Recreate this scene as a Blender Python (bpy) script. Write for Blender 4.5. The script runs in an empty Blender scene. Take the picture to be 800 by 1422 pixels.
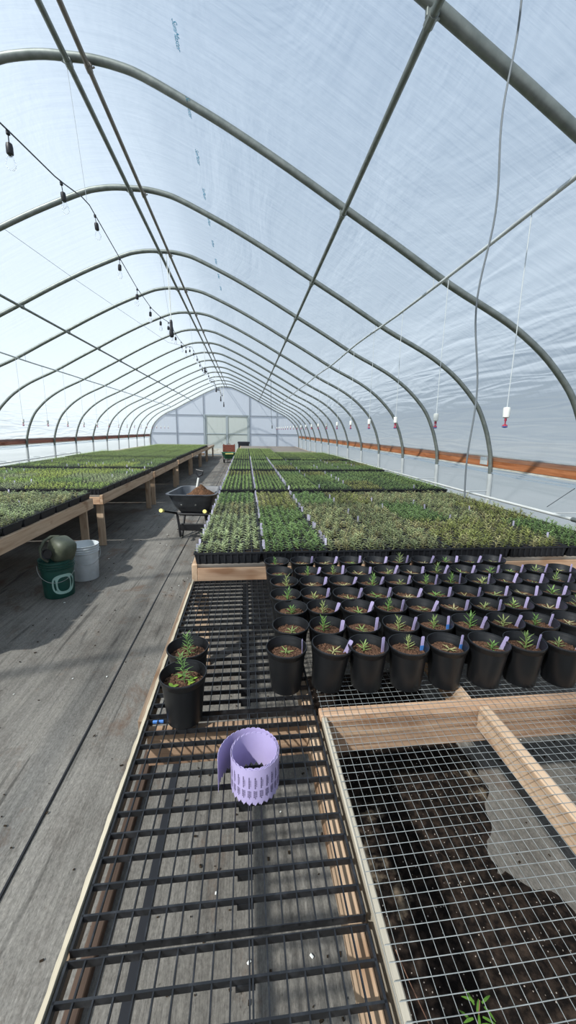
import bpy, math, random
from mathutils import Vector, Matrix, noise
random.seed(7)
S = bpy.context.scene
C = S.collection
PI = math.pi
CH = 1.56                                   # height of the lens above the ground cloth
ORD = ['zeroth', 'first', 'second', 'third', 'fourth', 'fifth', 'sixth', 'seventh', 'eighth', 'ninth', 'tenth', 'eleventh',
       'twelfth', 'thirteenth', 'fourteenth', 'fifteenth', 'sixteenth', 'seventeenth', 'eighteenth', 'nineteenth', 'twentieth',
       'twenty-first', 'twenty-second', 'twenty-third', 'twenty-fourth', 'twenty-fifth', 'twenty-sixth', 'twenty-seventh', 'twenty-eighth',
       'twenty-ninth', 'thirtieth', 'thirty-first', 'thirty-second', 'thirty-third', 'thirty-fourth', 'thirty-fifth']

# ------------------------------------------------------------------ materials
def nt(name):
    m = bpy.data.materials.new(name); m.use_nodes = True
    t = m.node_tree; t.nodes.clear()
    return m, t, t.nodes, t.links

def N(t, kind, **kw):
    n = t.nodes.new(kind)
    for k, v in kw.items():
        if k in n.inputs: n.inputs[k].default_value = v
        else: setattr(n, k, v)
    return n

def principled(name, col, rough=.6, metal=0., spec=.5, var=None, scale=(8, 8, 8), detail=4, bump=0., bscale=None, contrast=(.35, .65), bdist=.004):
    m, t, ns, ln = nt(name)
    out = N(t, 'ShaderNodeOutputMaterial'); p = N(t, 'ShaderNodeBsdfPrincipled')
    p.inputs['Base Color'].default_value = (*col, 1); p.inputs['Roughness'].default_value = rough
    p.inputs['Metallic'].default_value = metal; p.inputs['Specular IOR Level'].default_value = spec
    ln.new(p.outputs[0], out.inputs[0])
    tc = N(t, 'ShaderNodeTexCoord'); mp = N(t, 'ShaderNodeMapping'); mp.inputs['Scale'].default_value = scale
    ln.new(tc.outputs['Object'], mp.inputs[0])
    if var:
        nz = N(t, 'ShaderNodeTexNoise', Scale=1., Detail=detail, Roughness=.6)
        ln.new(mp.outputs[0], nz.inputs[0])
        cr = N(t, 'ShaderNodeValToRGB'); e = cr.color_ramp.elements
        e[0].position, e[1].position = contrast; e[0].color = (*col, 1); e[1].color = (*var, 1)
        ln.new(nz.outputs[0], cr.inputs[0]); ln.new(cr.outputs[0], p.inputs['Base Color'])
    if bump:
        nb = N(t, 'ShaderNodeTexNoise', Scale=1., Detail=4.)
        mb = N(t, 'ShaderNodeMapping'); mb.inputs['Scale'].default_value = bscale or scale
        ln.new(tc.outputs['Object'], mb.inputs[0]); ln.new(mb.outputs[0], nb.inputs[0])
        b = N(t, 'ShaderNodeBump', Strength=bump, Distance=bdist); ln.new(nb.outputs[0], b.inputs['Height']); ln.new(b.outputs[0], p.inputs['Normal'])
    return m

def wood(name, a, b, axis=1, knot=True, rough=.75):
    m, t, ns, ln = nt(name)
    out = N(t, 'ShaderNodeOutputMaterial'); p = N(t, 'ShaderNodeBsdfPrincipled', Roughness=rough)
    p.inputs['Specular IOR Level'].default_value = .25
    ln.new(p.outputs[0], out.inputs[0])
    tc = N(t, 'ShaderNodeTexCoord'); mp = N(t, 'ShaderNodeMapping')
    sc = [38, 38, 38]; sc[axis] = 1.6; mp.inputs['Scale'].default_value = sc
    ln.new(tc.outputs['Object'], mp.inputs[0])
    nz = N(t, 'ShaderNodeTexNoise', Scale=1., Detail=5., Roughness=.62, Distortion=.6); ln.new(mp.outputs[0], nz.inputs[0])
    cr = N(t, 'ShaderNodeValToRGB'); e = cr.color_ramp.elements
    e[0].position, e[1].position = .32, .68; e[0].color = (*a, 1); e[1].color = (*b, 1)
    ln.new(nz.outputs[0], cr.inputs[0])
    mp2 = N(t, 'ShaderNodeMapping'); s2 = [9, 9, 9]; s2[axis] = 3.2; mp2.inputs['Scale'].default_value = s2
    ln.new(tc.outputs['Object'], mp2.inputs[0])
    n2 = N(t, 'ShaderNodeTexNoise', Scale=1., Detail=2.); ln.new(mp2.outputs[0], n2.inputs[0])
    c2 = N(t, 'ShaderNodeValToRGB'); e = c2.color_ramp.elements
    e[0].position, e[1].position = .3, .42; e[0].color = (.55, .42, .33, 1); e[1].color = (1, 1, 1, 1)
    ln.new(n2.outputs[0], c2.inputs[0])
    mx = N(t, 'ShaderNodeMix', data_type='RGBA', blend_type='MULTIPLY'); mx.inputs[0].default_value = .8 if knot else .2
    ln.new(cr.outputs[0], mx.inputs[6]); ln.new(c2.outputs[0], mx.inputs[7]); ln.new(mx.outputs[2], p.inputs['Base Color'])
    b = N(t, 'ShaderNodeBump', Strength=.3, Distance=.002); ln.new(nz.outputs[0], b.inputs['Height']); ln.new(b.outputs[0], p.inputs['Normal'])
    return m

def film(name, tcol, transp, diff, refl=.06, rib=(1.2, .5, 1.2), bump=.35, bdist=.06, fine=.25, fold=None, trcol=(.93, .96, 1)):
    """greenhouse plastic: part of the light goes straight through, part is scattered inwards"""
    m, t, ns, ln = nt(name)
    out = N(t, 'ShaderNodeOutputMaterial')
    tr = N(t, 'ShaderNodeBsdfTransparent'); tr.inputs[0].default_value = (*trcol, 1)
    tl = N(t, 'ShaderNodeBsdfTranslucent'); tl.inputs[0].default_value = (*tcol, 1)
    df = N(t, 'ShaderNodeBsdfDiffuse'); df.inputs[0].default_value = (.8, .85, .9, 1)
    gl = N(t, 'ShaderNodeBsdfGlossy', Roughness=.32)
    tc = N(t, 'ShaderNodeTexCoord'); mp = N(t, 'ShaderNodeMapping'); mp.inputs['Scale'].default_value = rib
    ln.new(tc.outputs['Object'], mp.inputs[0])
    nz = N(t, 'ShaderNodeTexNoise', Scale=1., Detail=5., Roughness=.55, Distortion=.8); ln.new(mp.outputs[0], nz.inputs[0])
    mp2 = N(t, 'ShaderNodeMapping'); mp2.inputs['Scale'].default_value = (1.5, 14, 1.5); mp2.inputs['Rotation'].default_value = (.0, .0, .5)
    ln.new(tc.outputs['Object'], mp2.inputs[0])
    n2 = N(t, 'ShaderNodeTexNoise', Scale=1., Detail=4.); ln.new(mp2.outputs[0], n2.inputs[0])
    ad = N(t, 'ShaderNodeMath', operation='MULTIPLY_ADD'); ad.inputs[1].default_value = fine
    ln.new(n2.outputs[0], ad.inputs[0]); ln.new(nz.outputs[0], ad.inputs[2])
    h = ad.outputs[0]
    if fold:                                 # long soft folds that run along the house, strongest low on the sides
        m3 = N(t, 'ShaderNodeMapping'); m3.inputs['Scale'].default_value = fold
        ln.new(tc.outputs['Object'], m3.inputs[0])
        n3 = N(t, 'ShaderNodeTexNoise', Scale=1., Detail=1.2, Distortion=1.2); ln.new(m3.outputs[0], n3.inputs[0])
        sx = N(t, 'ShaderNodeSeparateXYZ'); ln.new(tc.outputs['Object'], sx.inputs[0])
        mr = N(t, 'ShaderNodeMapRange'); mr.inputs[1].default_value = 3.1; mr.inputs[2].default_value = 1.6; mr.inputs[3].default_value = 0; mr.inputs[4].default_value = 2.2
        ln.new(sx.outputs[2], mr.inputs[0])
        a3 = N(t, 'ShaderNodeMath', operation='MULTIPLY_ADD')
        ln.new(n3.outputs[0], a3.inputs[0]); ln.new(mr.outputs[0], a3.inputs[1]); ln.new(h, a3.inputs[2]); h = a3.outputs[0]
    b = N(t, 'ShaderNodeBump', Strength=bump, Distance=bdist); ln.new(h, b.inputs['Height'])
    for s in (tl, df, gl): ln.new(b.outputs[0], s.inputs['Normal'])
    m1 = N(t, 'ShaderNodeMixShader'); m1.inputs[0].default_value = diff; ln.new(tl.outputs[0], m1.inputs[1]); ln.new(df.outputs[0], m1.inputs[2])
    m2 = N(t, 'ShaderNodeMixShader'); m2.inputs[0].default_value = refl; ln.new(m1.outputs[0], m2.inputs[1]); ln.new(gl.outputs[0], m2.inputs[2])
    m3_ = N(t, 'ShaderNodeMixShader'); m3_.inputs[0].default_value = transp; ln.new(m2.outputs[0], m3_.inputs[1]); ln.new(tr.outputs[0], m3_.inputs[2])
    ln.new(m3_.outputs[0], out.inputs[0])
    return m

def foliage_mat():
    m, t, ns, ln = nt('leaf')
    out = N(t, 'ShaderNodeOutputMaterial'); p = N(t, 'ShaderNodeBsdfPrincipled', Roughness=.55); p.inputs['Specular IOR Level'].default_value = .3
    oi = N(t, 'ShaderNodeObjectInfo'); tc = N(t, 'ShaderNodeTexCoord')
    nz = N(t, 'ShaderNodeTexNoise', Scale=24., Detail=2.); ln.new(tc.outputs['Object'], nz.inputs[0])
    cr = N(t, 'ShaderNodeValToRGB'); e = cr.color_ramp.elements
    e[0].position, e[1].position = .3, .7; e[0].color = (.55, .62, .5, 1); e[1].color = (1.25, 1.2, .95, 1)
    ln.new(nz.outputs[0], cr.inputs[0])
    mx = N(t, 'ShaderNodeMix', data_type='RGBA', blend_type='MULTIPLY'); mx.inputs[0].default_value = 1
    ln.new(oi.outputs['Color'], mx.inputs[6]); ln.new(cr.outputs[0], mx.inputs[7]); ln.new(mx.outputs[2], p.inputs['Base Color'])
    tl = N(t, 'ShaderNodeBsdfTranslucent'); ln.new(mx.outputs[2], tl.inputs[0])
    ms = N(t, 'ShaderNodeMixShader'); ms.inputs[0].default_value = .3; ln.new(p.outputs[0], ms.inputs[1]); ln.new(tl.outputs[0], ms.inputs[2])
    ln.new(ms.outputs[0], out.inputs[0])
    return m

def cloth_mat():
    """woven ground cloth: fine threads along the house, traffic wear, brown soil stains"""
    m, t, ns, ln = nt('ground_cloth')
    out = N(t, 'ShaderNodeOutputMaterial'); p = N(t, 'ShaderNodeBsdfPrincipled', Roughness=.8); p.inputs['Specular IOR Level'].default_value = .3
    ln.new(p.outputs[0], out.inputs[0])
    tc = N(t, 'ShaderNodeTexCoord')
    def nz(scale, detail=4., rough=.6, dist=0.):
        mp = N(t, 'ShaderNodeMapping'); mp.inputs['Scale'].default_value = scale; ln.new(tc.outputs['Object'], mp.inputs[0])
        n = N(t, 'ShaderNodeTexNoise', Scale=1., Detail=detail, Roughness=rough, Distortion=dist); ln.new(mp.outputs[0], n.inputs[0]); return n.outputs[0]
    def ramp(src, stops):
        cr = N(t, 'ShaderNodeValToRGB'); e = cr.color_ramp.elements
        while len(e) < len(stops): e.new(.5)
        for k, (ps, c) in enumerate(stops): e[k].position = ps; e[k].color = (*c, 1)
        ln.new(src, cr.inputs[0]); return cr.outputs[0]
    def mul(a, b, f=1., mode='MULTIPLY'):
        mx = N(t, 'ShaderNodeMix', data_type='RGBA', blend_type=mode); mx.inputs[0].default_value = f
        ln.new(a, mx.inputs[6]); ln.new(b, mx.inputs[7]); return mx.outputs[2]
    base = ramp(nz((1.1, .5, 1), 5., .65), [(.3, (.095, .088, .078)), (.7, (.235, .222, .20))])
    streak = ramp(nz((55, 1.1, 1), 5., .7), [(.3, (.68, .68, .68)), (.6, (1.1, 1.1, 1.1))])
    weave = ramp(nz((320, 30, 1), 2.), [(.3, (.82, .82, .82)), (.7, (1.12, 1.12, 1.12))])
    blotch = ramp(nz((5, 3.2, 1), 8., .75), [(.30, (.66, .63, .60)), (.5, (1., 1., .98)), (.72, (1.18, 1.17, 1.12))])
    grain = ramp(nz((130, 60, 1), 3., .8), [(.28, (.62, .62, .62)), (.72, (1.34, 1.34, 1.34))])
    c = mul(mul(mul(mul(base, streak), weave), blotch), grain)
    crease = ramp(nz((16, .9, 1), 3., .5, .5), [(.32, (.4, .4, .4)), (.37, (1, 1, 1))])
    c = mul(c, crease, .8)
    st = N(t, 'ShaderNodeMix', data_type='RGBA'); ln.new(ramp(nz((2.6, 1.7, 1), 7., .75, .4), [(.55, (0, 0, 0)), (.66, (.9, .9, .9))]), st.inputs[0])
    ln.new(c, st.inputs[6]); st.inputs[7].default_value = (.115, .078, .055, 1)
    spot = ramp(nz((14, 11, 1), 4., .7), [(.27, (.22, .18, .15)), (.33, (1, 1, 1))])
    ln.new(mul(st.outputs[2], spot), p.inputs['Base Color'])
    b = N(t, 'ShaderNodeBump', Strength=.4, Distance=.01)
    ln.new(nz((18, 1.2, 1), 5.), b.inputs['Height']); ln.new(b.outputs[0], p.inputs['Normal'])
    return m

M = {}
M['film'] = film('roof_film', (.80, .89, .97), .62, .10, fold=(.5, .8, 10), bump=.6)
M['film_side'] = film('side_film', (.78, .86, .90), .5, .15, rib=(.8, .5, 3.))
M['film_end'] = film('end_film', (.84, .88, 1.), .16, .40, rib=(2, 2, 1))
M['door_panel'] = film('door_sheet', (.84, .84, .70), .14, .4, rib=(9, 1, .3), trcol=(.85, .9, .8))
M['galv'] = principled('galvanised_pipe', (.16, .18, .165), .5, .55, var=(.23, .25, .23), scale=(14, 14, 14), bump=.1)
M['galv_brown'] = principled('aged_pipe', (.24, .225, .20), .5, .4, var=(.17, .15, .13), scale=(9, 9, 9))
M['galv_light'] = principled('light_pipe', (.58, .61, .60), .45, .15, var=(.42, .45, .45), scale=(3, 5, 3))
M['alu'] = principled('channel', (.68, .68, .62), .5, .2, var=(.5, .47, .38), scale=(6, 6, 6))
M['pvc'] = principled('white_plastic', (.78, .79, .74), .4, var=(.66, .68, .63), scale=(3, 3, 3))
M['tube'] = principled('thin_white_tube', (.52, .56, .56), .5)
M['cord'] = principled('grey_cable', (.13, .15, .16), .6)
M['black'] = principled('black_plastic', (.008, .009, .011), .55, var=(.016, .017, .02), scale=(5, 5, 5), spec=.4)
M['potblack'] = principled('pot_plastic', (.0045, .005, .006), .38, var=(.009, .010, .011), scale=(14, 14, 5), spec=.5, bump=.1, bscale=(10, 10, 3), bdist=.002)
M['grid'] = principled('grid_plastic', (.007, .008, .010), .5, var=(.03, .032, .036), scale=(30, 30, 30), contrast=(.5, .75))
M['wire'] = principled('welded_wire', (.42, .44, .42), .38, .55, var=(.25, .27, .26), scale=(30, 30, 30))
M['soil'] = principled('potting_mix', (.04, .023, .015), .95, var=(.24, .13, .08), scale=(190, 190, 190), detail=6, bump=1., bscale=(260, 260, 260), contrast=(.38, .72), spec=.15, bdist=.006)
M['heap'] = principled('brown_mulch', (.05, .026, .014), .95, var=(.19, .10, .055), scale=(45, 45, 45), detail=6, bump=1., bscale=(90, 90, 90), spec=.1, bdist=.012)
M['traysoil'] = principled('tray_mix', (.008, .007, .006), .95, var=(.05, .035, .022), scale=(120, 120, 120), spec=.1)
M['cloth'] = cloth_mat()
M['wood_y'] = wood('pine_along', (.40, .27, .17), (.60, .44, .30), 1)
M['wood_x'] = wood('pine_across', (.40, .25, .155), (.60, .41, .27), 0)
M['wood_z'] = wood('pine_upright', (.34, .24, .16), (.52, .39, .27), 2)
M['greywood'] = wood('weathered_wood', (.16, .11, .075), (.30, .22, .15), 1)
M['brownwood_x'] = wood('brown_rail', (.22, .13, .08), (.46, .32, .21), 0)
M['palewood'] = wood('pale_batten', (.36, .30, .21), (.58, .52, .39), 1, False)
M['greybatten'] = wood('grey_batten', (.32, .29, .23), (.52, .47, .37), 1, False)
M['greyslat'] = wood('grey_slats', (.15, .13, .11), (.29, .26, .22), 0)
M['darkboard'] = wood('dark_board', (.05, .032, .022), (.10, .065, .046), 1)
M['redwood'] = wood('hip_board', (.26, .085, .03), (.47, .19, .08), 1)
M['oldred'] = wood('old_hip_board', (.25, .095, .065), (.40, .18, .13), 1)
M['leaf'] = foliage_mat()
M['lavender'] = principled('lavender_plastic', (.43, .37, .60), .45, var=(.46, .40, .63), scale=(20, 20, 20))
M['traytag'] = principled('faded_tag', (.36, .34, .46), .5, var=(.42, .41, .5), scale=(20, 20, 20))
M['ink'] = principled('black_ink', (.045, .035, .08), .6)
M['bluetag'] = principled('blue_plastic', (.06, .2, .55), .5)
M['green_pail'] = principled('green_bucket', (.008, .055, .042), .4, var=(.012, .075, .058), scale=(9, 9, 9))
M['white_pail'] = principled('white_bucket', (.62, .66, .68), .4, var=(.5, .54, .55), scale=(9, 9, 9))
M['logo'] = principled('logo_print', (.32, .50, .44), .5)
M['olive'] = principled('olive_can', (.055, .065, .04), .55, var=(.085, .095, .062), scale=(10, 10, 10))
M['tub'] = principled('grey_black_tub', (.035, .04, .048), .4, var=(.075, .082, .092), scale=(7, 7, 7))
M['frame_black'] = principled('black_steel', (.01, .01, .012), .45)
M['yellow'] = principled('yellow_grip', (.75, .68, .22), .5)
M['redbrown'] = principled('red_crate', (.11, .03, .02), .6, var=(.2, .06, .035), scale=(12, 3, 12))
M['greencart'] = principled('green_cart', (.015, .10, .05), .5, var=(.03, .14, .07), scale=(9, 9, 9))
M['darkbox'] = principled('black_tote', (.012, .014, .022), .5, var=(.02, .022, .03), scale=(9, 9, 9))
M['red'] = principled('red_nozzle', (.36, .03, .06), .4)
M['blue'] = principled('blue_nozzle', (.04, .07, .30), .4)
M['print'] = principled('blue_print', (.03, .34, .56), .6)
M['ground'] = principled('field', (.23, .245, .24), .95, var=(.27, .28, .275), scale=(.3, .3, .3))
M['doorframe'] = principled('door_frame', (.30, .35, .37), .5, .1)
M['stud'] = principled('end_stud', (.24, .27, .31), .5, .2)
def glass():
    m, t, ns, ln = nt('bulb_glass'); out = N(t, 'ShaderNodeOutputMaterial')
    g = N(t, 'ShaderNodeBsdfGlass', Roughness=.02, IOR=1.12); tr = N(t, 'ShaderNodeBsdfTransparent')
    ms = N(t, 'ShaderNodeMixShader'); ms.inputs[0].default_value = .5
    ln.new(g.outputs[0], ms.inputs[1]); ln.new(tr.outputs[0], ms.inputs[2]); ln.new(ms.outputs[0], out.inputs[0]); return m
M['glass'] = glass()

# ------------------------------------------------------------------ mesh helpers
class MB:
    def __init__(s): s.v = []; s.f = []; s.mi = []; s.cur = 0; s.mats = []
    def use(s, mat):
        if mat not in s.mats: s.mats.append(mat)
        s.cur = s.mats.index(mat); return s
    def add(s, vs, fs):
        o = len(s.v); s.v += [tuple(p) for p in vs]; s.f += [tuple(i + o for i in f) for f in fs]; s.mi += [s.cur] * len(fs)
    def box(s, x0, x1, y0, y1, z0, z1, mat4=None):
        vs = [Vector((x, y, z)) for z in (z0, z1) for y in (y0, y1) for x in (x0, x1)]
        if mat4: vs = [mat4 @ v for v in vs]
        s.add(vs, [(0, 2, 3, 1), (4, 5, 7, 6), (0, 1, 5, 4), (2, 6, 7, 3), (0, 4, 6, 2), (1, 3, 7, 5)]); return s
    def bbox(s, x0, x1, y0, y1, z0, z1, b=.003, mat4=None):
        """box with chamfered edges"""
        xs = (x0, x1); ys = (y0, y1); zs = (z0, z1); vs = []; idx = {}
        for i in (0, 1):
            for j in (0, 1):
                for k in (0, 1):
                    sx = b if i == 0 else -b; sy = b if j == 0 else -b; sz = b if k == 0 else -b
                    for a, p in (('x', (xs[i], ys[j] + sy, zs[k] + sz)), ('y', (xs[i] + sx, ys[j], zs[k] + sz)), ('z', (xs[i] + sx, ys[j] + sy, zs[k]))):
                        idx[(i, j, k, a)] = len(vs); vs.append(Vector(p))
        if mat4: vs = [mat4 @ v for v in vs]
        I = idx; f = []
        for i in (0, 1):
            q = [I[(i, 0, 0, 'x')], I[(i, 1, 0, 'x')], I[(i, 1, 1, 'x')], I[(i, 0, 1, 'x')]]; f.append(q if i else q[::-1])
            q = [I[(0, i, 0, 'y')], I[(1, i, 0, 'y')], I[(1, i, 1, 'y')], I[(0, i, 1, 'y')]]; f.append(q[::-1] if i else q)
            q = [I[(0, 0, i, 'z')], I[(1, 0, i, 'z')], I[(1, 1, i, 'z')], I[(0, 1, i, 'z')]]; f.append(q if i else q[::-1])
        for a in (0, 1):
            for c in (0, 1):
                f.append([I[(a, c, 0, 'x')], I[(a, c, 1, 'x')], I[(a, c, 1, 'y')], I[(a, c, 0, 'y')]])
                f.append([I[(a, 0, c, 'x')], I[(a, 1, c, 'x')], I[(a, 1, c, 'z')], I[(a, 0, c, 'z')]])
                f.append([I[(0, a, c, 'y')], I[(1, a, c, 'y')], I[(1, a, c, 'z')], I[(0, a, c, 'z')]])
                for e in (0, 1): f.append([I[(a, c, e, 'x')], I[(a, c, e, 'y')], I[(a, c, e, 'z')]])
        s.add(vs, f); return s
    def tube(s, pts, r, n=8, cap=True):
        pts = [Vector(p) for p in pts]; rs = r if isinstance(r, (list, tuple)) else [r] * len(pts)
        prev = None; vs = []; fs = []
        for i, p in enumerate(pts):
            d = (pts[min(i + 1, len(pts) - 1)] - pts[max(i - 1, 0)]).normalized()
            if prev is None:
                a = Vector((0, 0, 1)) if abs(d.z) < .9 else Vector((1, 0, 0)); u = d.cross(a).normalized()
            else:
                u = (prev - d * prev.dot(d)).normalized()
            prev = u; w = d.cross(u)
            vs += [p + (u * math.cos(2 * PI * k / n) + w * math.sin(2 * PI * k / n)) * rs[i] for k in range(n)]
        for i in range(len(pts) - 1):
            for k in range(n):
                k2 = (k + 1) % n; fs.append((i * n + k, i * n + k2, (i + 1) * n + k2, (i + 1) * n + k))
        if cap: fs.append(tuple(range(n))[::-1]); fs.append(tuple((len(pts) - 1) * n + k for k in range(n)))
        s.add(vs, fs); return s
    def lathe(s, prof, n=32, cx=0, cy=0, cz=0, close=False):
        vs = []; fs = []
        for r, z in prof: vs += [(cx + r * math.cos(2 * PI * k / n), cy + r * math.sin(2 * PI * k / n), cz + z) for k in range(n)]
        m = len(prof)
        for i in range(m - 1):
            for k in range(n):
                k2 = (k + 1) % n; fs.append((i * n + k, i * n + k2, (i + 1) * n + k2, (i + 1) * n + k))
        if close: fs.append(tuple(range(n))[::-1]); fs.append(tuple((m - 1) * n + k for k in range(n)))
        s.add(vs, fs); return s
    def loft(s, rings, cap0=True, cap1=True):
        n = len(rings[0]); vs = [p for r in rings for p in r]; fs = []
        for i in range(len(rings) - 1):
            for k in range(n):
                k2 = (k + 1) % n; fs.append((i * n + k, i * n + k2, (i + 1) * n + k2, (i + 1) * n + k))
        if cap0: fs.append(tuple(range(n))[::-1])
        if cap1: fs.append(tuple((len(rings) - 1) * n + k for k in range(n)))
        s.add(vs, fs); return s
    def mesh(s, name, smooth=False):
        me = bpy.data.meshes.new(name); me.from_pydata(s.v, [], s.f)
        for m in s.mats: me.materials.append(m)
        if len(s.mats) > 1: me.polygons.foreach_set('material_index', s.mi)
        if smooth:
            me.polygons.foreach_set('use_smooth', [True] * len(me.polygons)); me.set_sharp_from_angle(angle=math.radians(40))
        me.update(); return me
    def build(s, name, mat=None, parent=None, smooth=False, loc=None):
        if mat and not s.mats: s.mats = [mat]
        o = bpy.data.objects.new(name, s.mesh(name, smooth)); C.objects.link(o)
        if parent: o.parent = parent
        if loc: o.location = loc
        return o

def tag(o, label=None, cat=None, group=None, kind=None):
    if label: o['label'] = label
    if cat: o['category'] = cat
    if group: o['group'] = group
    if kind: o['kind'] = kind
    return o
def empty(name, loc=(0, 0, 0), rz=0.):
    o = bpy.data.objects.new(name, None); C.objects.link(o); o.location = loc; o.rotation_euler.z = rz; o.empty_display_size = .05; return o
def link_copy(src, parent=None):
    c = src.copy(); C.objects.link(c)
    if parent: c.parent = parent
    return c
KIDS = {}
def copy_tree(o, parent=None):
    if o.name not in KIDS: KIDS[o.name] = list(o.children)
    kids = KIDS[o.name]
    c = link_copy(o, parent)
    for k in kids: copy_tree(k, c)
    return c

# ------------------------------------------------------------------ camera
F, P_, Y_, R_ = 536.01, .2076, .11, -.0152
cy_, sy_, cp_, sp_ = math.cos(Y_), math.sin(Y_), math.cos(P_), math.sin(P_)
fwd = Vector((sy_ * cp_, cy_ * cp_, -sp_)); right = Vector((cy_, -sy_, 0)); down = fwd.cross(right)
cr_, sr_ = math.cos(R_), math.sin(R_)
r2 = right * cr_ + down * sr_; d2 = down * cr_ - right * sr_
cam = bpy.data.cameras.new('camera'); co = bpy.data.objects.new('camera', cam); C.objects.link(co)
mw = Matrix.Identity(4)
for i in range(3): mw[i][0] = r2[i]; mw[i][1] = -d2[i]; mw[i][2] = -fwd[i]
mw[2][3] = CH
co.matrix_world = mw
cam.sensor_fit = 'HORIZONTAL'; cam.sensor_width = 36; cam.lens = F / 800 * 36; cam.clip_start = .02; cam.clip_end = 300
S.camera = co

# ------------------------------------------------------------------ light
sun = bpy.data.lights.new('sun', 'SUN'); so = bpy.data.objects.new('sun', sun); C.objects.link(so)
sun.energy = 8.0; sun.angle = math.radians(1.6); sun.color = (1., .965, .90)
so.rotation_euler = Vector((.50, .46, -.72)).to_track_quat('-Z', 'Y').to_euler()
so.location = (-8, -8, 12)
w = bpy.data.worlds.new('sky'); S.world = w; w.use_nodes = True; t = w.node_tree; t.nodes.clear()
bg = N(t, 'ShaderNodeBackground', Strength=.50); wo = N(t, 'ShaderNodeOutputWorld'); t.links.new(bg.outputs[0], wo.inputs[0])
tc = N(t, 'ShaderNodeTexCoord'); sx = N(t, 'ShaderNodeSeparateXYZ'); t.links.new(tc.outputs['Generated'], sx.inputs[0])
cr = N(t, 'ShaderNodeValToRGB'); e = cr.color_ramp.elements
e[0].position = .0; e[0].color = (1.02, 1.12, 1.16, 1); e[1].position = .8; e[1].color = (.36, .58, .92, 1)
e.new(.28).color = (.62, .78, .96, 1)
t.links.new(sx.outputs[2], cr.inputs[0]); t.links.new(cr.outputs[0], bg.inputs[0])
S.view_settings.view_transform = 'Standard'; S.view_settings.look = 'None'; S.view_settings.gamma = 1; S.view_settings.use_curve_mapping = False
S.view_settings.exposure = 0.0
try:
    S.cycles.use_denoising = True; S.cycles.denoiser = 'OPENIMAGEDENOISE'
    S.cycles.max_bounces = 10; S.cycles.diffuse_bounces = 4; S.cycles.transparent_max_bounces = 24; S.cycles.transmission_bounces = 8
    S.cycles.caustics_reflective = False; S.cycles.caustics_refractive = False; S.cycles.sample_clamp_indirect = 6
except Exception: pass

# ------------------------------------------------------------------ the house
CX = -1.22; Y0 = 3.47; BAY = 1.524; YE = Y0 + 14 * BAY; YB = -2.7
PROF = [(0, 2.555), (.16, 2.553), (.33, 2.53), (.5, 2.485), (.84, 2.345), (1.15, 2.205), (1.56, 2.0), (2.0, 1.765), (2.47, 1.515), (2.98, 1.235),
        (3.35, 1.06), (3.62, .92), (3.90, .73), (4.12, .53), (4.29, .33), (4.42, .08), (4.50, -.14), (4.555, -.37), (4.58, -.8), (4.585, -1.56)]
def smooth_prof():
    out = []
    P = [(-PROF[1][0], PROF[1][1])] + PROF + [(4.585, -2.)]
    for i in range(1, len(P) - 2):
        for s in range(3):
            u = s / 3; p0, p1, p2, p3 = P[i - 1], P[i], P[i + 1], P[i + 2]; q = []
            for a in (0, 1):
                q.append(.5 * ((2 * p1[a]) + (-p0[a] + p2[a]) * u + (2 * p0[a] - 5 * p1[a] + 4 * p2[a] - p3[a]) * u * u + (-p0[a] + 3 * p1[a] - 3 * p2[a] + p3[a]) * u ** 3))
            out.append((max(q[0], 0), q[1] + CH))
    out.append((4.585, 0)); return out
SP = smooth_prof()
def hoop_z(u):
    u = abs(u)
    for (a, za), (b, zb) in zip(SP, SP[1:]):
        if a <= u <= b and b > a: return za + (zb - za) * (u - a) / (b - a)
    return 1.
FULL = [(-u, z) for u, z in reversed(SP[1:])] + SP
def offset(profile, d):
    out = []
    for i, (u, z) in enumerate(profile):
        a = profile[max(i - 1, 0)]; b = profile[min(i + 1, len(profile) - 1)]
        tx, tz = b[0] - a[0], b[1] - a[1]; l = math.hypot(tx, tz); out.append((u - tz / l * d, z + tx / l * d))
    return out
OUT = offset(FULL, .036)

b = MB(); b.box(-60, 60, -40, 120, -.25, -.06); tag(b.build('ground', M['ground']), kind='structure')
b = MB()
nx, ny = 46, 120
vs = [(CX - 4.72 + 9.44 * i / nx, YB + (YE + .1 - YB) * j / ny, .004 * noise.noise(Vector((i * .7, j * .25, 0)))) for j in range(ny + 1) for i in range(nx + 1)]
b.add(vs, [(j * (nx + 1) + i, j * (nx + 1) + i + 1, (j + 1) * (nx + 1) + i + 1, (j + 1) * (nx + 1) + i) for j in range(ny) for i in range(nx)])
b.add([(CX - 4.72, YB, -.06), (CX + 4.72, YB, -.06), (CX + 4.72, YE, -.06), (CX - 4.72, YE, -.06)], [(0, 3, 2, 1)])
tag(b.build('floor', M['cloth'], smooth=True), kind='structure')
# overlapping seam of the cloth
b = MB(); pts = [(-.842 + .004 * math.sin(y * 1.3), y) for y in [YB + .5 + .4 * k for k in range(66)]]
b.loft([[(x - .005, y, .0), (x + .005, y, .0), (x + .004, y, .006), (x - .003, y, .007)] for x, y in pts]); tag(b.build('trim_1', M['frame_black']), kind='structure')

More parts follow.
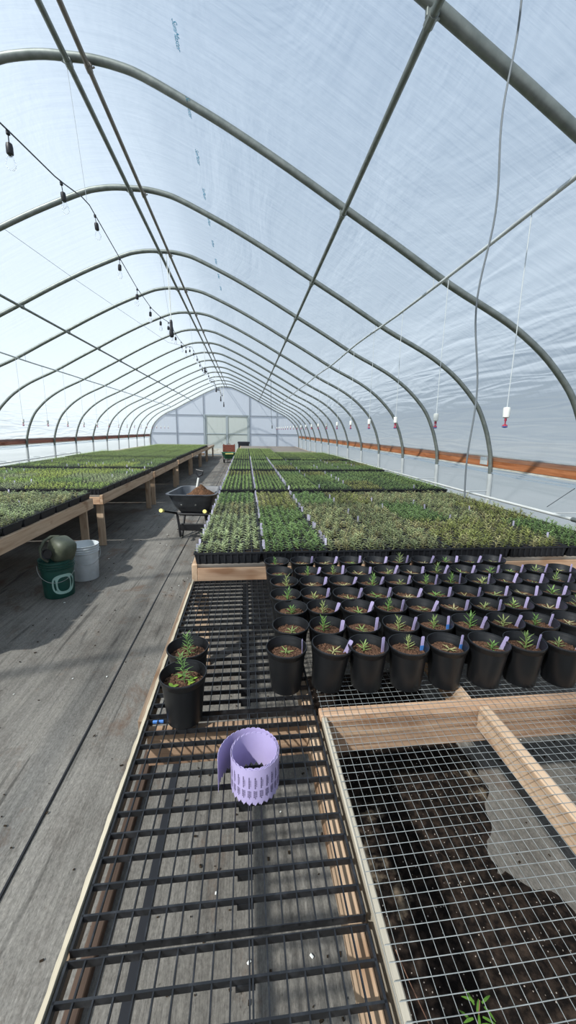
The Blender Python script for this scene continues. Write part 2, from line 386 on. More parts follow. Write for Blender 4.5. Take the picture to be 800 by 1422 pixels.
HIPZ0, HIPZ1 = 1.10, 1.25
def film_strip(name, prof, mat, y0, y1, nyy, wob):
    b = MB(); n = len(prof); vs = []
    for j in range(nyy + 1):
        y = y0 + (y1 - y0) * j / nyy; ph = ((y - Y0) / BAY) % 1; sag = math.sin(PI * ph)
        for i, (u, z) in enumerate(prof):
            a = prof[max(i - 1, 0)]; c = prof[min(i + 1, n - 1)]; tx, tz = c[0] - a[0], c[1] - a[1]; l = math.hypot(tx, tz)
            d = wob * (-.5 * sag + noise.noise(Vector((u * .9, y * .8, z))) * .8)
            edge = min(1, i / 2, (n - 1 - i) / 2)
            d *= edge
            vs.append((CX + u - tz / l * d, y, z + tx / l * d))
    b.add(vs, [(j * n + i, j * n + i + 1, (j + 1) * n + i + 1, (j + 1) * n + i) for j in range(nyy) for i in range(n - 1)])
    return tag(b.build(name, mat, smooth=True), kind='structure')
roof = [p for p in OUT if p[1] > HIPZ0 + .06]
ceiling = film_strip('ceiling', roof, M['film'], YB, YE, 130, .018)
for sg, nm in ((-1, 'wall_left'), (1, 'wall_right')):
    prof = [(sg * (4.66 + .02 * math.sin(k * 1.1)), 1.12 - 1.10 * k / 8) for k in range(9)]
    film_strip(nm, prof, M['film_side'], YB, YE, 110, .03)

# hip boards, channels, ground boards
for sg in (-1, 1):
    nm = 'trim_2' if sg < 0 else 'trim_3'; x = CX + sg * 4.60
    b = MB(); x0, x1 = (x, x + .035) if sg > 0 else (x - .035, x)
    ys = [YB, 0.8, 4.55, 8.2, 11.9, 15.5, 19.2, YE]
    for a, c in zip(ys, ys[1:]): b.bbox(x0, x1, a, c - .004, HIPZ0 + .01, HIPZ1, .003)
    board = tag(b.build(nm, M['redwood'] if sg > 0 else M['oldred']), kind='structure')
    b = MB(); b.box(x0 - .006, x1 + .006, YB, YE, HIPZ1, HIPZ1 + .014).box(x0 - .008, x1 + .008, YB, YE, HIPZ0 - .012, HIPZ0 + .006)
    b.build('film_channel', M['alu'], board)
    b = MB()                                   # bunched hem of the roll-up curtain under the board
    for q in range(3):
        b.tube([(x - sg * (.004 + .010 * q + .006 * math.sin(y * 5 + q)), y, HIPZ0 - .035 - .018 * q + .010 * math.sin(y * 3.1 + q * 2)) for y in [YB + .25 * k for k in range(int((YE - YB) / .25))]], .009, 5)
    b.build('curtain_hem', M['film_side'], board, smooth=True)
    b = MB(); b.bbox(x0, x1, YB, YE, 0, .14, .003); tag(b.build('baseboard_left' if sg < 0 else 'baseboard_right', M['greywood']), kind='structure')
b = MB(); b.bbox(CX + 4.60 - .004, CX + 4.60 + .002, 5.13, 5.30, HIPZ0 + .03, HIPZ1 - .01, .001); b.build('splice_plate', M['galv_light'], bpy.data.objects['trim_3'])
b = MB(); b.tube([(3.385, 3.62, 1.02), (3.385, 3.95, .76)], .004, 6); b.build('diagonal_brace_rope', M['cord'], bpy.data.objects['trim_3'])

# end walls
def end_wall(name, y, mat, hole=None):
    b = MB(); pr = [(CX + u, z) for u, z in OUT]
    if hole:
        hx0, hx1, hz = hole
        cols = sorted(set([p[0] for p in pr] + [hx0, hx1]))
        def top(x): return hoop_z((x - CX) * 4.585 / 4.625) + .036
        vs = []; fs = []
        for a, c in zip(cols, cols[1:]):
            if c - a < 1e-4: continue
            za, zc = max(top(a), .9 if abs(a - CX) < 4.55 else 0), max(top(c), .9 if abs(c - CX) < 4.55 else 0)
            lo = hz if (a >= hx0 - 1e-6 and c <= hx1 + 1e-6) else 0
            if min(za, zc) <= lo: continue
            o = len(vs); vs += [(a, y, lo), (c, y, lo), (c, y, zc), (a, y, za)]; fs.append((o, o + 1, o + 2, o + 3))
        b.add(vs, fs)
    else:
        b.add([(x, y, z) for x, z in pr], [tuple(range(len(pr)))])
    return tag(b.build(name, mat), kind='structure')
DX0, DX1, DZ = -2.47, .17, 2.42
wf = end_wall('wall_far', YE + .05, M['film_end'], (DX0, DX1, DZ))
end_wall('wall_near', YB, M['film_end'])
def stud(x, z0, z1, nm='wall_stud'):
    b = MB(); b.bbox(x - .03, x + .03, YE - .03, YE + .04, z0, z1, .004); b.build(nm, M['stud'], wf)
for x in (-4.2, -2.56, .25, 1.95): stud(x, 0, hoop_z(x - CX) - .02)
for z in (2.42, 1.32):
    for a, c in ((-5.45 if z > 2 else -5.75, DX0 - .1), (DX1 + .1, 3.0 if z > 2 else 3.3)):
        if z > 2 and a < -5: a = -4.9
        if z > 2 and c > 2.9: c = 2.45
        b = MB(); b.bbox(a, c, YE - .02, YE + .035, z - .028, z + .028, .004); b.build('wall_girt', M['stud'], wf)
b = MB(); b.tube([(CX + u, YE - .0, z) for u, z in FULL], .03, 8); b.build('end_hoop', M['galv'], wf, smooth=True)
b = MB(); b.bbox(CX - 4.5, DX0 - .1, YE - .06, YE + .04, .0, .12, .004).bbox(DX1 + .1, CX + 4.5, YE - .06, YE + .04, .0, .12, .004); b.build('sill_board', M['greywood'], wf)
dm = (DX0 + DX1) / 2
for k, (a, c) in enumerate(((DX0, dm), (dm, DX1))):
    b = MB(); b.box(a + .06, c - .06, YE + .03, YE + .045, .05, DZ - .06); d = tag(b.build('door_%d' % (k + 1), M['door_panel']), kind='structure')
    b = MB()
    for q in ((a + .005, a + .07), (c - .07, c - .005)): b.bbox(q[0], q[1], YE - .01, YE + .06, .02, DZ - .01, .004)
    for z in (.02, 1.28, DZ - .07): b.bbox(a + .07, c - .07, YE - .01, YE + .06, z, z + .05, .004)
    b.build('door_frame', M['doorframe'], d)
    b = MB(); b.bbox(a + .07, c - .07, YE + .0, YE + .028, .07, .40, .003); b.build('kick_panel', M['alu'], d)
    b = MB(); xx = dm + (-.12 if k == 0 else .12); b.tube([(xx, YE - .01, 1.0), (xx, YE - .06, 1.02), (xx, YE - .06, 1.18), (xx, YE - .01, 1.2)], .01, 6); b.build('door_handle', M['frame_black'], d, smooth=True)
b = MB()
for q in ((DX0 - .08, DX0), (DX1, DX1 + .08)): b.bbox(q[0], q[1], YE - .04, YE + .06, 0, DZ + .04, .004)
b.bbox(DX0, DX1, YE - .04, YE + .06, DZ, DZ + .05, .004); tag(b.build('trim_4', M['doorframe']), kind='structure')

# hoops
nvis = 0
for k in range(-2, 14):
    y = Y0 + k * BAY
    b = MB(); b.tube([(u, 0, z) for u, z in FULL], .0285, 12)
    t_ = b.build('roof_hoop', M['galv'], smooth=True, loc=(CX, y, 0))
    nvis += 1
    tag(t_, 'curved galvanised greenhouse hoop, %s in the row from the camera end' % ORD[nvis], 'roof hoop', 'roof hoops of the greenhouse')
    for sg in (-1, 1):                       # ground post sleeve the hoop drops into
        b = MB(); b.tube([(sg * 4.584, 0, 0), (sg * 4.58, 0, .72), (sg * 4.574, 0, 1.02)], .034, 12); b.build('post_sleeve', M['galv_light'], t_, smooth=True)

# purlins
def purlin(name, x, z, r, mat, label, y0=YB + .1, y1=YE, sag=0., clamps=True, cat='pipe', group=None, dz=0.):
    b = MB(); pts = []
    n = int((y1 - y0) / .5)
    for i in range(n + 1):
        y = y0 + (y1 - y0) * i / n; pts.append((x + sag * .6 * noise.noise(Vector((y * .6, x, 0))), y, z + sag * noise.noise(Vector((x, y * .5, 3)))))
    b.tube(pts, r, 10); o = tag(b.build(name, mat, smooth=True), label, cat, group)
    if clamps:
        src = None
        for k in range(-1, 11):
            y = Y0 + k * BAY
            if src is None:
                b = MB(); b.tube([(0, -.028, 0), (0, .028, 0)], r + .005, 10); b.bbox(-r - .006, r + .006, -.010, .012, r * .2, r + .035, .003)
                b.tube([(r + .002, 0, .0), (r + .024, 0, .01)], .006, 6)
                src = b.build('pipe_clamp', mat, o, loc=(x, y, z)); c = src
            else: c = link_copy(src, o); c.location = (x, y, z)
            if x < CX: c.scale.x = -1
    return o
purlin('ridge_pipe', CX - .005, 2.515 + CH, .020, M['galv'], 'dark grey ridge pipe running under the hoop tops')
purlin('ridge_pipe', CX + .13, 2.50 + CH, .0175, M['galv_brown'], 'brownish pipe running close beside the dark ridge pipe')
purlin('roof_purlin', .79, hoop_z(2.01) - .055, .0185, M['galv'], 'grey purlin pipe halfway down the roof slope over the pots')
purlin('roof_purlin', -3.23, hoop_z(2.01) - .055, .0185, M['galv'], 'grey purlin pipe halfway down the roof slope over the long tables')
wl_r = purlin('water_line', 1.60, 1.215 + CH, .0125, M['galv_light'], 'pale irrigation pipe with white droppers above the low tray bed', sag=.03, clamps=False, y0=.2, y1=22.5)
wl_l = purlin('water_line', -4.04, 1.19 + CH, .0125, M['galv_light'], 'pale irrigation pipe with droppers above the long tray tables', sag=.035, clamps=False, y0=4, y1=22.5)
for o_, x in ((wl_r, 1.60), (wl_l, -4.04)):
    for k in range(-2 if x > 0 else 1, 12):
        y = Y0 + k * BAY; zt = hoop_z(x - CX)
        b = MB(); b.tube([(x, y, zt - .02), (x + .004, y, 1.20 + CH)], .003, 5); b.build('hanger_strap', M['galv_light'], o_)

# low side pipes
def side_pipe(x, pts, r, label, ends):
    b = MB(); b.tube(pts, r, 10); o = tag(b.build('side_pipe', M['pvc'] if x > 0 else M['galv_light'], smooth=True), label, 'pipe')
    for k in range(-2, 14):
        y = Y0 + k * BAY
        if not (ends[0] < y < ends[1]): continue
        z = pts[0][2]
        for (xa, ya, za), (xb, yb, zb) in zip(pts, pts[1:]):
            if ya <= y <= yb: z = za + (zb - za) * (y - ya) / (yb - ya)
        wx = CX + (4.585 if x > 0 else -4.585)
        b = MB(); b.tube([(x, y, z), (wx, y, z + .0)], .006, 6); b.build('pipe_bracket', M['galv_light'], o)
    return o
o = side_pipe(3.0, [(3.0, -.2, .800), (3.0, 1.5, .800), (3.0, 3.2, .796), (3.0, 5, .778), (3.0, 8.5, .765), (3.0, 13.6, .76), (3.02, 13.75, .74), (3.05, 13.8, .62)], .0155,
              'white plastic pipe along the sidewall behind the low tray bed', (0, 13.5))
b = MB(); b.tube([(3.0, 3.12, .796), (3.0, 3.18, .796)], .021, 10); b.build('pipe_coupling', M['galv'], o, smooth=True)
side_pipe(-5.3, [(-5.3, 4, .74), (-5.3, 8.9, .765), (-5.3, 13.1, .79), (-5.3, 13.2, .78), (-5.3, 13.23, .72), (-5.3, 13.23, .60)], .013, 'grey pipe rail with a bent end behind the long tray tables', (4, 13.2))

# droppers with sprinklers
def dropper():
    r = empty('sprinkler_dropper')
    b = MB(); b.tube([(0, 0, 0), (.004, .002, -.35), (-.003, 0, -.7), (0, 0, -1.06)], .0028, 6); b.build('dropper_tube', M['tube'], r, smooth=True)
    b = MB(); b.lathe([(.006, 0), (.019, -.002), (.021, -.01), (.019, -.06), (.010, -.066)], 14, cz=-1.045, close=True); b.build('weight', M['pvc'], r, smooth=True)
    b = MB(); b.use(M['red']).lathe([(.006, 0), (.008, -.012), (.004, -.02), (.004, -.034), (.015, -.042), (.016, -.047)], 12, cz=-1.112, close=True)
    b.tube([(.012, 0, -1.112), (.016, 0, -1.14), (.011, 0, -1.166)], .002, 5).tube([(-.012, 0, -1.112), (-.016, 0, -1.14), (-.011, 0, -1.166)], .002, 5)
    b.use(M['blue']).lathe([(.008, 0), (.017, -.002), (.017, -.006), (.006, -.010)], 12, cz=-1.160, close=True); b.build('sprinkler_nozzle', None, r, smooth=True)
    return r
proto = dropper(); first = True
for side, x, ya, n, zz in (('r', 1.60, 2.298, 21, 1.215), ('l', -4.04, 5.9, 18, 1.19)):
    for i in range(n):
        o = proto if first else copy_tree(proto); first = False
        o.location = (x, ya + .906 * i, zz + CH - .008); o.rotation_euler.z = random.uniform(0, 3)
        tag(o, 'white sprinkler dropper hanging from the %s irrigation pipe, %s along it' % ('low bed' if side == 'r' else 'long table', ORD[i + 1]), 'sprinkler',
            'sprinkler droppers over the %s' % ('low bed' if side == 'r' else 'long tables'))

# string lights under the ridge
SL = [(-1.6, 1.70), (.4, 1.42), (1.8, 1.38), (2.507, 1.507), (3.09, 1.60), (3.60, 1.735), (4.349, 1.642), (4.976, 1.565), (5.678, 1.547), (6.248, 1.592), (6.97, 1.69), (7.756, 1.63), (8.697, 1.66), (9.6, 1.85),
      (10.5, 1.82), (11.758, 1.73), (13.0, 1.88), (14.45, 1.74), (16, 1.9), (17.5, 1.76), (19.2, 1.9), (20.8, 1.78), (22.4, 1.95)]
XS = -1.22
sl = empty('string_lights', (XS, 3.6, 1.735 + CH))
def slz(y):
    for (a, za), (b_, zb) in zip(SL, SL[1:]):
        if a <= y <= b_: return za + (zb - za) * (y - a) / (b_ - a) + CH
    return 1.8 + CH
b = MB(); pts = [(0, y - 3.6, slz(y) - 1.735 - CH) for y in [-1.6 + .15 * k for k in range(161)]]; b.tube(pts, .0042, 6)
b.build('cable', M['frame_black'], sl, smooth=True)
b = MB(); b.lathe([(.004, 0), (.010, -.003), (.010, -.02), (.004, -.024)], 10, close=True).tube([(0, 0, -.02), (0, 0, -.062)], .0028, 6)
b.lathe([(.006, 0), (.015, -.006), (.017, -.02), (.017, -.052), (.014, -.056)], 12, cz=-.058, close=True); sock0 = b.build('bulb_socket', M['frame_black'], sl, smooth=True)
b = MB(); b.lathe([(.011, 0), (.013, -.01), (.022, -.03), (.025, -.046), (.021, -.062), (.012, -.072), (.002, -.076)], 14, cz=-.114); bulb0 = b.build('bulb', M['glass'], sock0, smooth=True)
yb = -1.2; i = 0
while yb < 22:
    if i == 0: s_ = sock0
    else:
        s_ = link_copy(sock0, sl); link_copy(bulb0, s_)
    s_.location = (0, yb - 3.6, slz(yb) - 1.735 - CH); s_.rotation_euler = (random.uniform(-.08, .08), random.uniform(-.1, .1), 0)
    yb += .62; i += 1
tag(sl, 'black cable of clear bulbs strung below the ridge pipes', 'string lights')
for y in (3.6, 7.0, 9.9, 13.0, 16.0):
    b = MB(); b.tube([(0, y - 3.6 + .0, slz(y) - 1.735 - CH), (-.02, (3.47 + round((y - 3.47) / BAY) * BAY) - 3.6, 2.535 - 1.735)], .0018, 5); b.build('support_string', M['tube'], sl)

b = MB(); b.tube([(-2.60, 4.99, 2.10 + CH), (-2.25, 5.9, 1.93 + CH), (-1.9, 7.0, 1.80 + CH), (-1.5, 8.3, 1.66 + CH), (-1.22, 9.1, 1.74 + CH)], .0022, 5)
tag(b.build('guy_wire', M['cord'], smooth=True), 'thin wire slanting from a hoop over the tables to the string lights', 'wire')

# pendant sockets
def pendant():
    r = empty('pendant_socket')
    b = MB(); b.tube([(-.03, 0, 0), (-.012, 0, -.4), (0, 0, -.92)], .006, 6); b.tube([(.02, 0, 0), (.008, 0, -.4), (0, 0, -.90)], .0035, 6); b.build('cord', M['pvc'], r, smooth=True)
    b = MB(); b.lathe([(.008, 0), (.018, -.01), (.023, -.04), (.024, -.10), (.030, -.12), (.031, -.17), (.034, -.19), (.034, -.235), (.022, -.25), (.01, -.252)], 14, cz=-.90, close=True); b.build('socket', M['frame_black'], r, smooth=True)
    b = MB(); b.lathe([(.014, 0), (.024, -.01), (.026, -.03), (.016, -.046), (.002, -.05)], 14, cz=-1.15); b.build('bulb', M['glass'], r, smooth=True)
    return r
pp = pendant()
for i, (y, dx) in enumerate(((6.52, .10), (12.6, 0), (17.2, 0), (20.2, 0), (22.9, 0))):
    o = pp if i == 0 else copy_tree(pp); o.location = (CX + dx + .0, y, 2.53 + CH)
    if i: o.scale.z = (.75, .85, 1., 1.1)[i - 1]
    tag(o, 'black lamp socket on a white cord below the ridge, %s from the camera end' % ORD[i + 1], 'lamp', 'black sockets hanging below the ridge')
b = MB(); b.tube([(.83, 13.2, hoop_z(2.05) - .07), (.84, 13.2, 2.2), (.88, 13.2, 1.72)], .008, 6).bbox(.86, .90, 13.18, 13.22, 1.62, 1.73, .006)
tag(b.build('hanging_wire', M['cord'], smooth=True), 'dark cord hanging in front of the far end wall', 'cord')

# wavy grey cable
pts = []
for k in range(40):
    s_ = k / 39; z = 1.60 - 1.88 * s_
    pts.append((.96 + .012 * math.sin(s_ * 19) + .012 * math.sin(s_ * 7 + 1) - .005, 1.60 + .01 * math.sin(s_ * 13), z + CH))
pts = [(.962, 1.60, 1.69 + CH)] + pts
b = MB(); b.tube(pts, .0036, 6); tag(b.build('hanging_cable', M['cord'], smooth=True), 'thin wavy grey cable dangling from the roof above the potted seedlings', 'cable')

# blue print on the film
def roof_hit(u_, v_):
    d = r2 * ((u_ - 400) / F) + d2 * ((v_ - 711) / F) + fwd
    lo, hi = .2, 60.
    for _ in range(60):
        m_ = (lo + hi) / 2; p = d * m_
        if p.z + CH > hoop_z(p.x - CX) + .036: hi = m_
        else: lo = m_
    return d * lo + Vector((0, 0, CH))
p1 = roof_hit(262, 150); XT = p1.x
uu = XT - CX; sl_ = (hoop_z(uu + .02) - hoop_z(uu - .02)) / .04
ax = Vector((0, 1, 0)); ay = Vector((1, 0, sl_)).normalized(); az = ax.cross(ay)
ysl = [roof_hit(245, 16).y, roof_hit(261, 126).y, roof_hit(275, 200).y, roof_hit(284, 255).y]
step = (ysl[3] - ysl[0]) / 3
for i in range(9):
    cu = bpy.data.curves.new('film_print', 'FONT'); cu.body = 'SunMaster'; cu.size = .085 * step; cu.shear = .3; cu.materials.append(M['print'])
    cu.extrude = .0004
    o = bpy.data.objects.new('film_print', cu); C.objects.link(o)
    mt = Matrix.Identity(4)
    for q in range(3): mt[q][0] = ax[q]; mt[q][1] = ay[q]; mt[q][2] = az[q]
    y = ysl[0] + step * i
    pos = Vector((XT, y, hoop_z(uu) + .036 - .045))
    for q in range(3): mt[q][3] = pos[q]
    o.parent = ceiling; o.matrix_world = mt

# ------------------------------------------------------------------ plants
def leaf(b, base, d, L, w_, droop, n=2):
    """narrow blade from BASE along D, bending down by DROOP"""
    d = d.normalized(); side = d.cross(Vector((0, 0, 1)))
    side = side.normalized() if side.length > .05 else Vector((1, 0, 0))
    vs = []; p = base.copy()
    for i in range(n + 1):
        s_ = i / n; wd = w_ * (.55 + 1.0 * s_ if s_ < .5 else 1.05 * (1 - (s_ - .5) * 1.6)) * .5
        vs += [p - side * wd, p + side * wd]
        d = (d + Vector((0, 0, -droop / n))).normalized(); p = p + d * (L / n)
    b.add(vs, [(2 * i, 2 * i + 1, 2 * i + 3, 2 * i + 2) for i in range(n)])
def sprig(b, o, h, nl, L, w_, up=.55, droop=.25, lean=0., n=2, stem=True):
    a0 = random.uniform(0, 6.28); ld = Vector((math.cos(a0), math.sin(a0), 0)) * lean
    if stem: b.tube([o, o + ld * h * .4 + Vector((0, 0, h * .5)), o + ld * h + Vector((0, 0, h))], [w_ * .42, w_ * .36, w_ * .2], 4, False)
    for k in range(nl):
        s_ = .12 + .88 * k / max(nl - 1, 1); a = a0 + k * 2.4 + random.uniform(-.3, .3)
        el = up * (.5 + .9 * s_) + random.uniform(-.12, .15)
        d = Vector((math.cos(a) * math.cos(el), math.sin(a) * math.cos(el), math.sin(el)))
        leaf(b, o + ld * h * s_ * s_ + Vector((0, 0, h * s_)), d, L * random.uniform(.7, 1.15) * (1 - .3 * s_), w_, droop, n)

TW, TD, TH = .443, .274, .078                   # cell tray
NX, NY = 8, 4
SEED = []
for q in range(8):
    b = MB(); h = random.uniform(.045, .07); sprig(b, Vector((0, 0, 0)), h, 17, .040, .0066, up=.5, droop=.3, lean=random.uniform(0, .3), n=2)
    me = b.use(M['leaf']).mesh('seedling'); me.materials.clear(); me.materials.append(M['leaf']); SEED.append(me)
def tray_mesh():
    b = MB(); b.use(M['black'])
    w2, d2_ = TW / 2, TD / 2
    # sloped walls
    def rect(w_, d_, z): return [(-w_, -d_, z), (w_, -d_, z), (w_, d_, z), (-w_, d_, z)]
    b.loft([rect(w2 - .016, d2_ - .014, 0), rect(w2 - .006, d2_ - .006, TH - .012)], True, False)
    b.loft([rect(w2 - .006, d2_ - .006, TH - .012), rect(w2, d2_, TH - .012), rect(w2, d2_, TH), rect(w2 - .006, d2_ - .006, TH), rect(w2 - .008, d2_ - .008, TH - .012)], False, False)
    for i in range(10):                         # ribs on the long walls
        x = -w2 + .03 + i * (TW - .06) / 9
        for sg in (-1, 1): b.box(x - .006, x + .006, min(sg * (d2_ - .002), sg * (d2_ - .012)), max(sg * (d2_ - .002), sg * (d2_ - .012)), .008, TH - .012)
    px, py = (TW - .02) / NX, (TD - .02) / NY
    for i in range(1, NX): x = -w2 + .01 + i * px; b.box(x - .003, x + .003, -d2_ + .007, d2_ - .007, TH - .014, TH - .002)
    for j in range(1, NY): y = -d2_ + .01 + j * py; b.box(-w2 + .007, w2 - .007, y - .003, y + .003, TH - .014, TH - .002)
    b.use(M['traysoil']); b.add(rect(w2 - .008, d2_ - .008, TH - .012), [(0, 1, 2, 3)])
    return b.mesh('cell_tray')
TRAY = tray_mesh()
def cell(i, j): return (-TW / 2 + .01 + (i + .5) * (TW - .02) / NX, -TD / 2 + .01 + (j + .5) * (TD - .02) / NY)
FOL = []
for q in range(6):
    b = MB()
    for i in range(NX):
        for j in range(NY):
            if random.random() < .04: continue
            x, y = cell(i, j); sprig(b, Vector((x + random.uniform(-.006, .006), y + random.uniform(-.006, .006), TH - .014)), random.uniform(.040, .068), 12, .038, .0078, up=.5, droop=.3, lean=random.uniform(0, .3), n=1 if q < 3 else 2, stem=False)
    b.use(M['leaf']); me = b.mesh('foliage'); me.materials.clear(); me.materials.append(M['leaf']); FOL.append(me)
b = MB(); b.add([(-.008, 0, -.03), (.008, 0, -.03), (.008, .0, .045), (-.008, 0, .045), (-.008, .0012, -.03), (.008, .0012, -.03), (.008, .0012, .045), (-.008, .0012, .045)],
                [(0, 1, 2, 3), (7, 6, 5, 4), (3, 2, 6, 7), (0, 3, 7, 4), (1, 5, 6, 2)])
b.mats = [M['traytag']]; TRTAG = b.mesh('plant_tag')

KINDS = {'silver green': (.42, .48, .31), 'mid green': (.30, .42, .18), 'olive green': (.36, .38, .16), 'dusty green': (.38, .41, .25),
         'bright green': (.38, .50, .17), 'deep green': (.24, .35, .16), 'yellow green': (.45, .53, .17)}
TB = .69                                        # bench top height
trays = []
RISE_R = (0, .03, .046, .055, .035, .035); RISE_L = (0, .018, .018, .034, .036, .038)
def bed(side, xs, ys, bedno, rows_total, kindf, skip=None):
    for c, x in enumerate(xs):
        for r, y in enumerate(ys):
            if skip and skip(x, y): continue
            trays.append((y + .35 * abs(x), side, x, y, bedno, r, c, kindf(x, y, r, c)))
R_X = [-.345 + TW / 2 + .0 + k * .4455 for k in range(7)]
BEDS_R = [(2.46, 4.93, 9), (5.02, 7.42, 9), (7.50, 9.97, 9), (10.05, 12.35, 8), (12.45, 13.8, 5), (13.85, 16.3, 9)]
def kr(bed_):
    def f(x, y, r, c):
        n = noise.noise(Vector((c * 1.3 + 5, int(r / 3) * 1.7, bed_ * 3.1)))
        if bed_ == 1: return ('silver green' if c == 0 and r < 4 else 'deep green' if (c == 1 and r < 5) else ('olive green', 'dusty green', 'olive green', 'dusty green', 'deep green', 'dusty green')[min(int((n + .5) * 6) % 6, 5)])
        return ('mid green', 'mid green', 'deep green', 'olive green')[int((n + .5) * 8) % 4] if bed_ < 4 else ('bright green', 'mid green')[c % 2]
    return f
for bi, (a, c_, n) in enumerate(BEDS_R):
    pitch = (c_ - a) / n
    bed('r', R_X if bi < 5 else R_X[:3], [a + pitch * (k + .5) for k in range(n)], bi + 1, n, kr(bi + 1))
TABLES = [(2.32, 5.03, -1.935), (5.17, 7.95, -1.865), (8.12, 10.87, -1.86), (11.02, 13.8, -1.86), (13.93, 16.7, -1.86), (16.82, 19.6, -1.86)]
def kl(ti):
    def f(x, y, r, c):
        n = noise.noise(Vector((c * 1.1 + 9, int(r / 2) * 1.9, ti * 2.7)))
        if ti == 1: return 'dusty green' if n < .15 else 'silver green'
        if ti == 2: return ('bright green', 'yellow green', 'mid green', 'silver green')[int((n + .5) * 9) % 4]
        return ('bright green', 'mid green', 'yellow green')[int((n + .5) * 7) % 3]
    return f
def out_of_view(x, y, m=45):
    q = Vector((x, y, -.8)); dz = q.dot(fwd)
    return dz <= 0 or 400 + F * q.dot(r2) / dz < -m or 400 + F * q.dot(r2) / dz > 850
for ti, (a, c_, xe) in enumerate(TABLES):
    n = 10 if ti else 9; lim = 6 if ti < 4 else 5
    pitch = (c_ - a) / n
    bed('l', [xe - .245 - k * .496 for k in range(lim)], [a + pitch * (k + .5) for k in range(n)], ti + 1, n, kl(ti + 1), lambda x, y: out_of_view(x, y, 330))
trays.sort(key=lambda q: q[0])
NIND = 298; count = 0
far = MB()
pos0 = {}
for idx, (_, side, x, y, bn, r, c, kind) in enumerate(trays):
    if side == 'r' and out_of_view(x, y) and out_of_view(x - .25, y): continue
    hidden = side == 'l' and out_of_view(x, y)
    if not hidden: count += 1
    col = Vector(KINDS[kind]) * random.uniform(.88, 1.14)
    z = TB + (RISE_R[bn - 1] if side == 'r' else RISE_L[bn - 1])
    if hidden or count <= NIND:
        o = bpy.data.objects.new('seedling_tray', TRAY); C.objects.link(o)
        o.location = (x + random.uniform(-.001, .001), y, z); o.scale.x = 1.1 if side == 'l' else 1.; o.rotation_euler.z = random.uniform(-.004, .004)
        where = ('low bed %s behind the pots' % ORD[bn]) if side == 'r' else ('%s long table' % ORD[bn])
        tag(o, '%s seedling tray, %s %s, %s row back, %s from the aisle' % (kind, ORD[bn], 'low bed' if side == 'r' else 'long table', ORD[r + 1], ORD[c + 1]), 'seedling tray',
            'seedling trays on the low beds' if side == 'r' else 'seedling trays on the long tables')
        near = (bn == 1) and not hidden
        if near:
            for i in range(NX):
                for j in range(NY):
                    if random.random() < (.05 if kind != 'silver green' else .14): continue
                    s_ = bpy.data.objects.new('seedling', random.choice(SEED)); C.objects.link(s_); s_.parent = o
                    cx_, cy__ = cell(i, j); s_.location = (cx_ + random.uniform(-.005, .005), cy__ + random.uniform(-.005, .005), TH - .014)
                    s_.rotation_euler.z = random.uniform(0, 6.28); g = random.uniform(.7, 1.25) * (1. if side == 'r' else 1.05); s_.scale = (g * 1.12, g * 1.12, g * (.62 if r == 8 else .92))
                    cc = col * random.uniform(.8, 1.25)
                    if kind in ('dusty green', 'olive green') and random.random() < .25: cc = Vector((.48, .44, .27)) * random.uniform(.8, 1.1)
                    s_.color = (*cc, 1)
        else:
            s_ = bpy.data.objects.new('seedling_foliage', FOL[3 + random.randrange(3)] if y < 8 else FOL[random.randrange(6)]); C.objects.link(s_); s_.parent = o; s_.color = (*col, 1); s_['kind'] = 'stuff'; s_.scale.z = .6 if r == (BEDS_R[bn - 1][2] if side == 'r' else 10) - 1 else .9
            if random.random() < .5: s_.rotation_euler.z = 0
        # lavender tags stuck in along the seam between two tray columns
        ntag = 1 if (side == 'r' and c < 3) else (1 if random.random() < .3 else 0)
        if side == 'r' and c < 3 and bn < 3: ntag = 2
        for q in range(ntag):
            g = bpy.data.objects.new('plant_tag', TRTAG); C.objects.link(g); g.parent = o
            g.location = (-TW / 2 + .016 if q == 0 or side == 'l' else -TW / 2 + .02, random.uniform(-.1, .1) if q == 0 else random.uniform(-.12, .12), TH); g.rotation_euler = (random.uniform(-.25, .1), random.uniform(-.15, .15), random.uniform(-.4, .4))
            if side == 'l': g.location.x = random.uniform(-.2, .2)
    else:
        for src in (TRAY, FOL[random.randrange(3)]):
            far.cur = 0; base = len(far.v)
            for v in src.vertices: far.v.append((v.co.x * (1.1 if side == 'l' else 1.) + x, v.co.y + y, v.co.z + z))
            leafy = src is not TRAY
            far.use(M['leaf'] if leafy else M['black'])
            for p in src.polygons: far.f.append(tuple(base + q for q in p.vertices)); far.mi.append(far.cur)
o = far.build('seedling_trays'); o.color = (.38, .50, .19, 1)
tag(o, 'far green trays of seedlings on the tables nearest the end wall', 'seedling trays', kind='stuff')

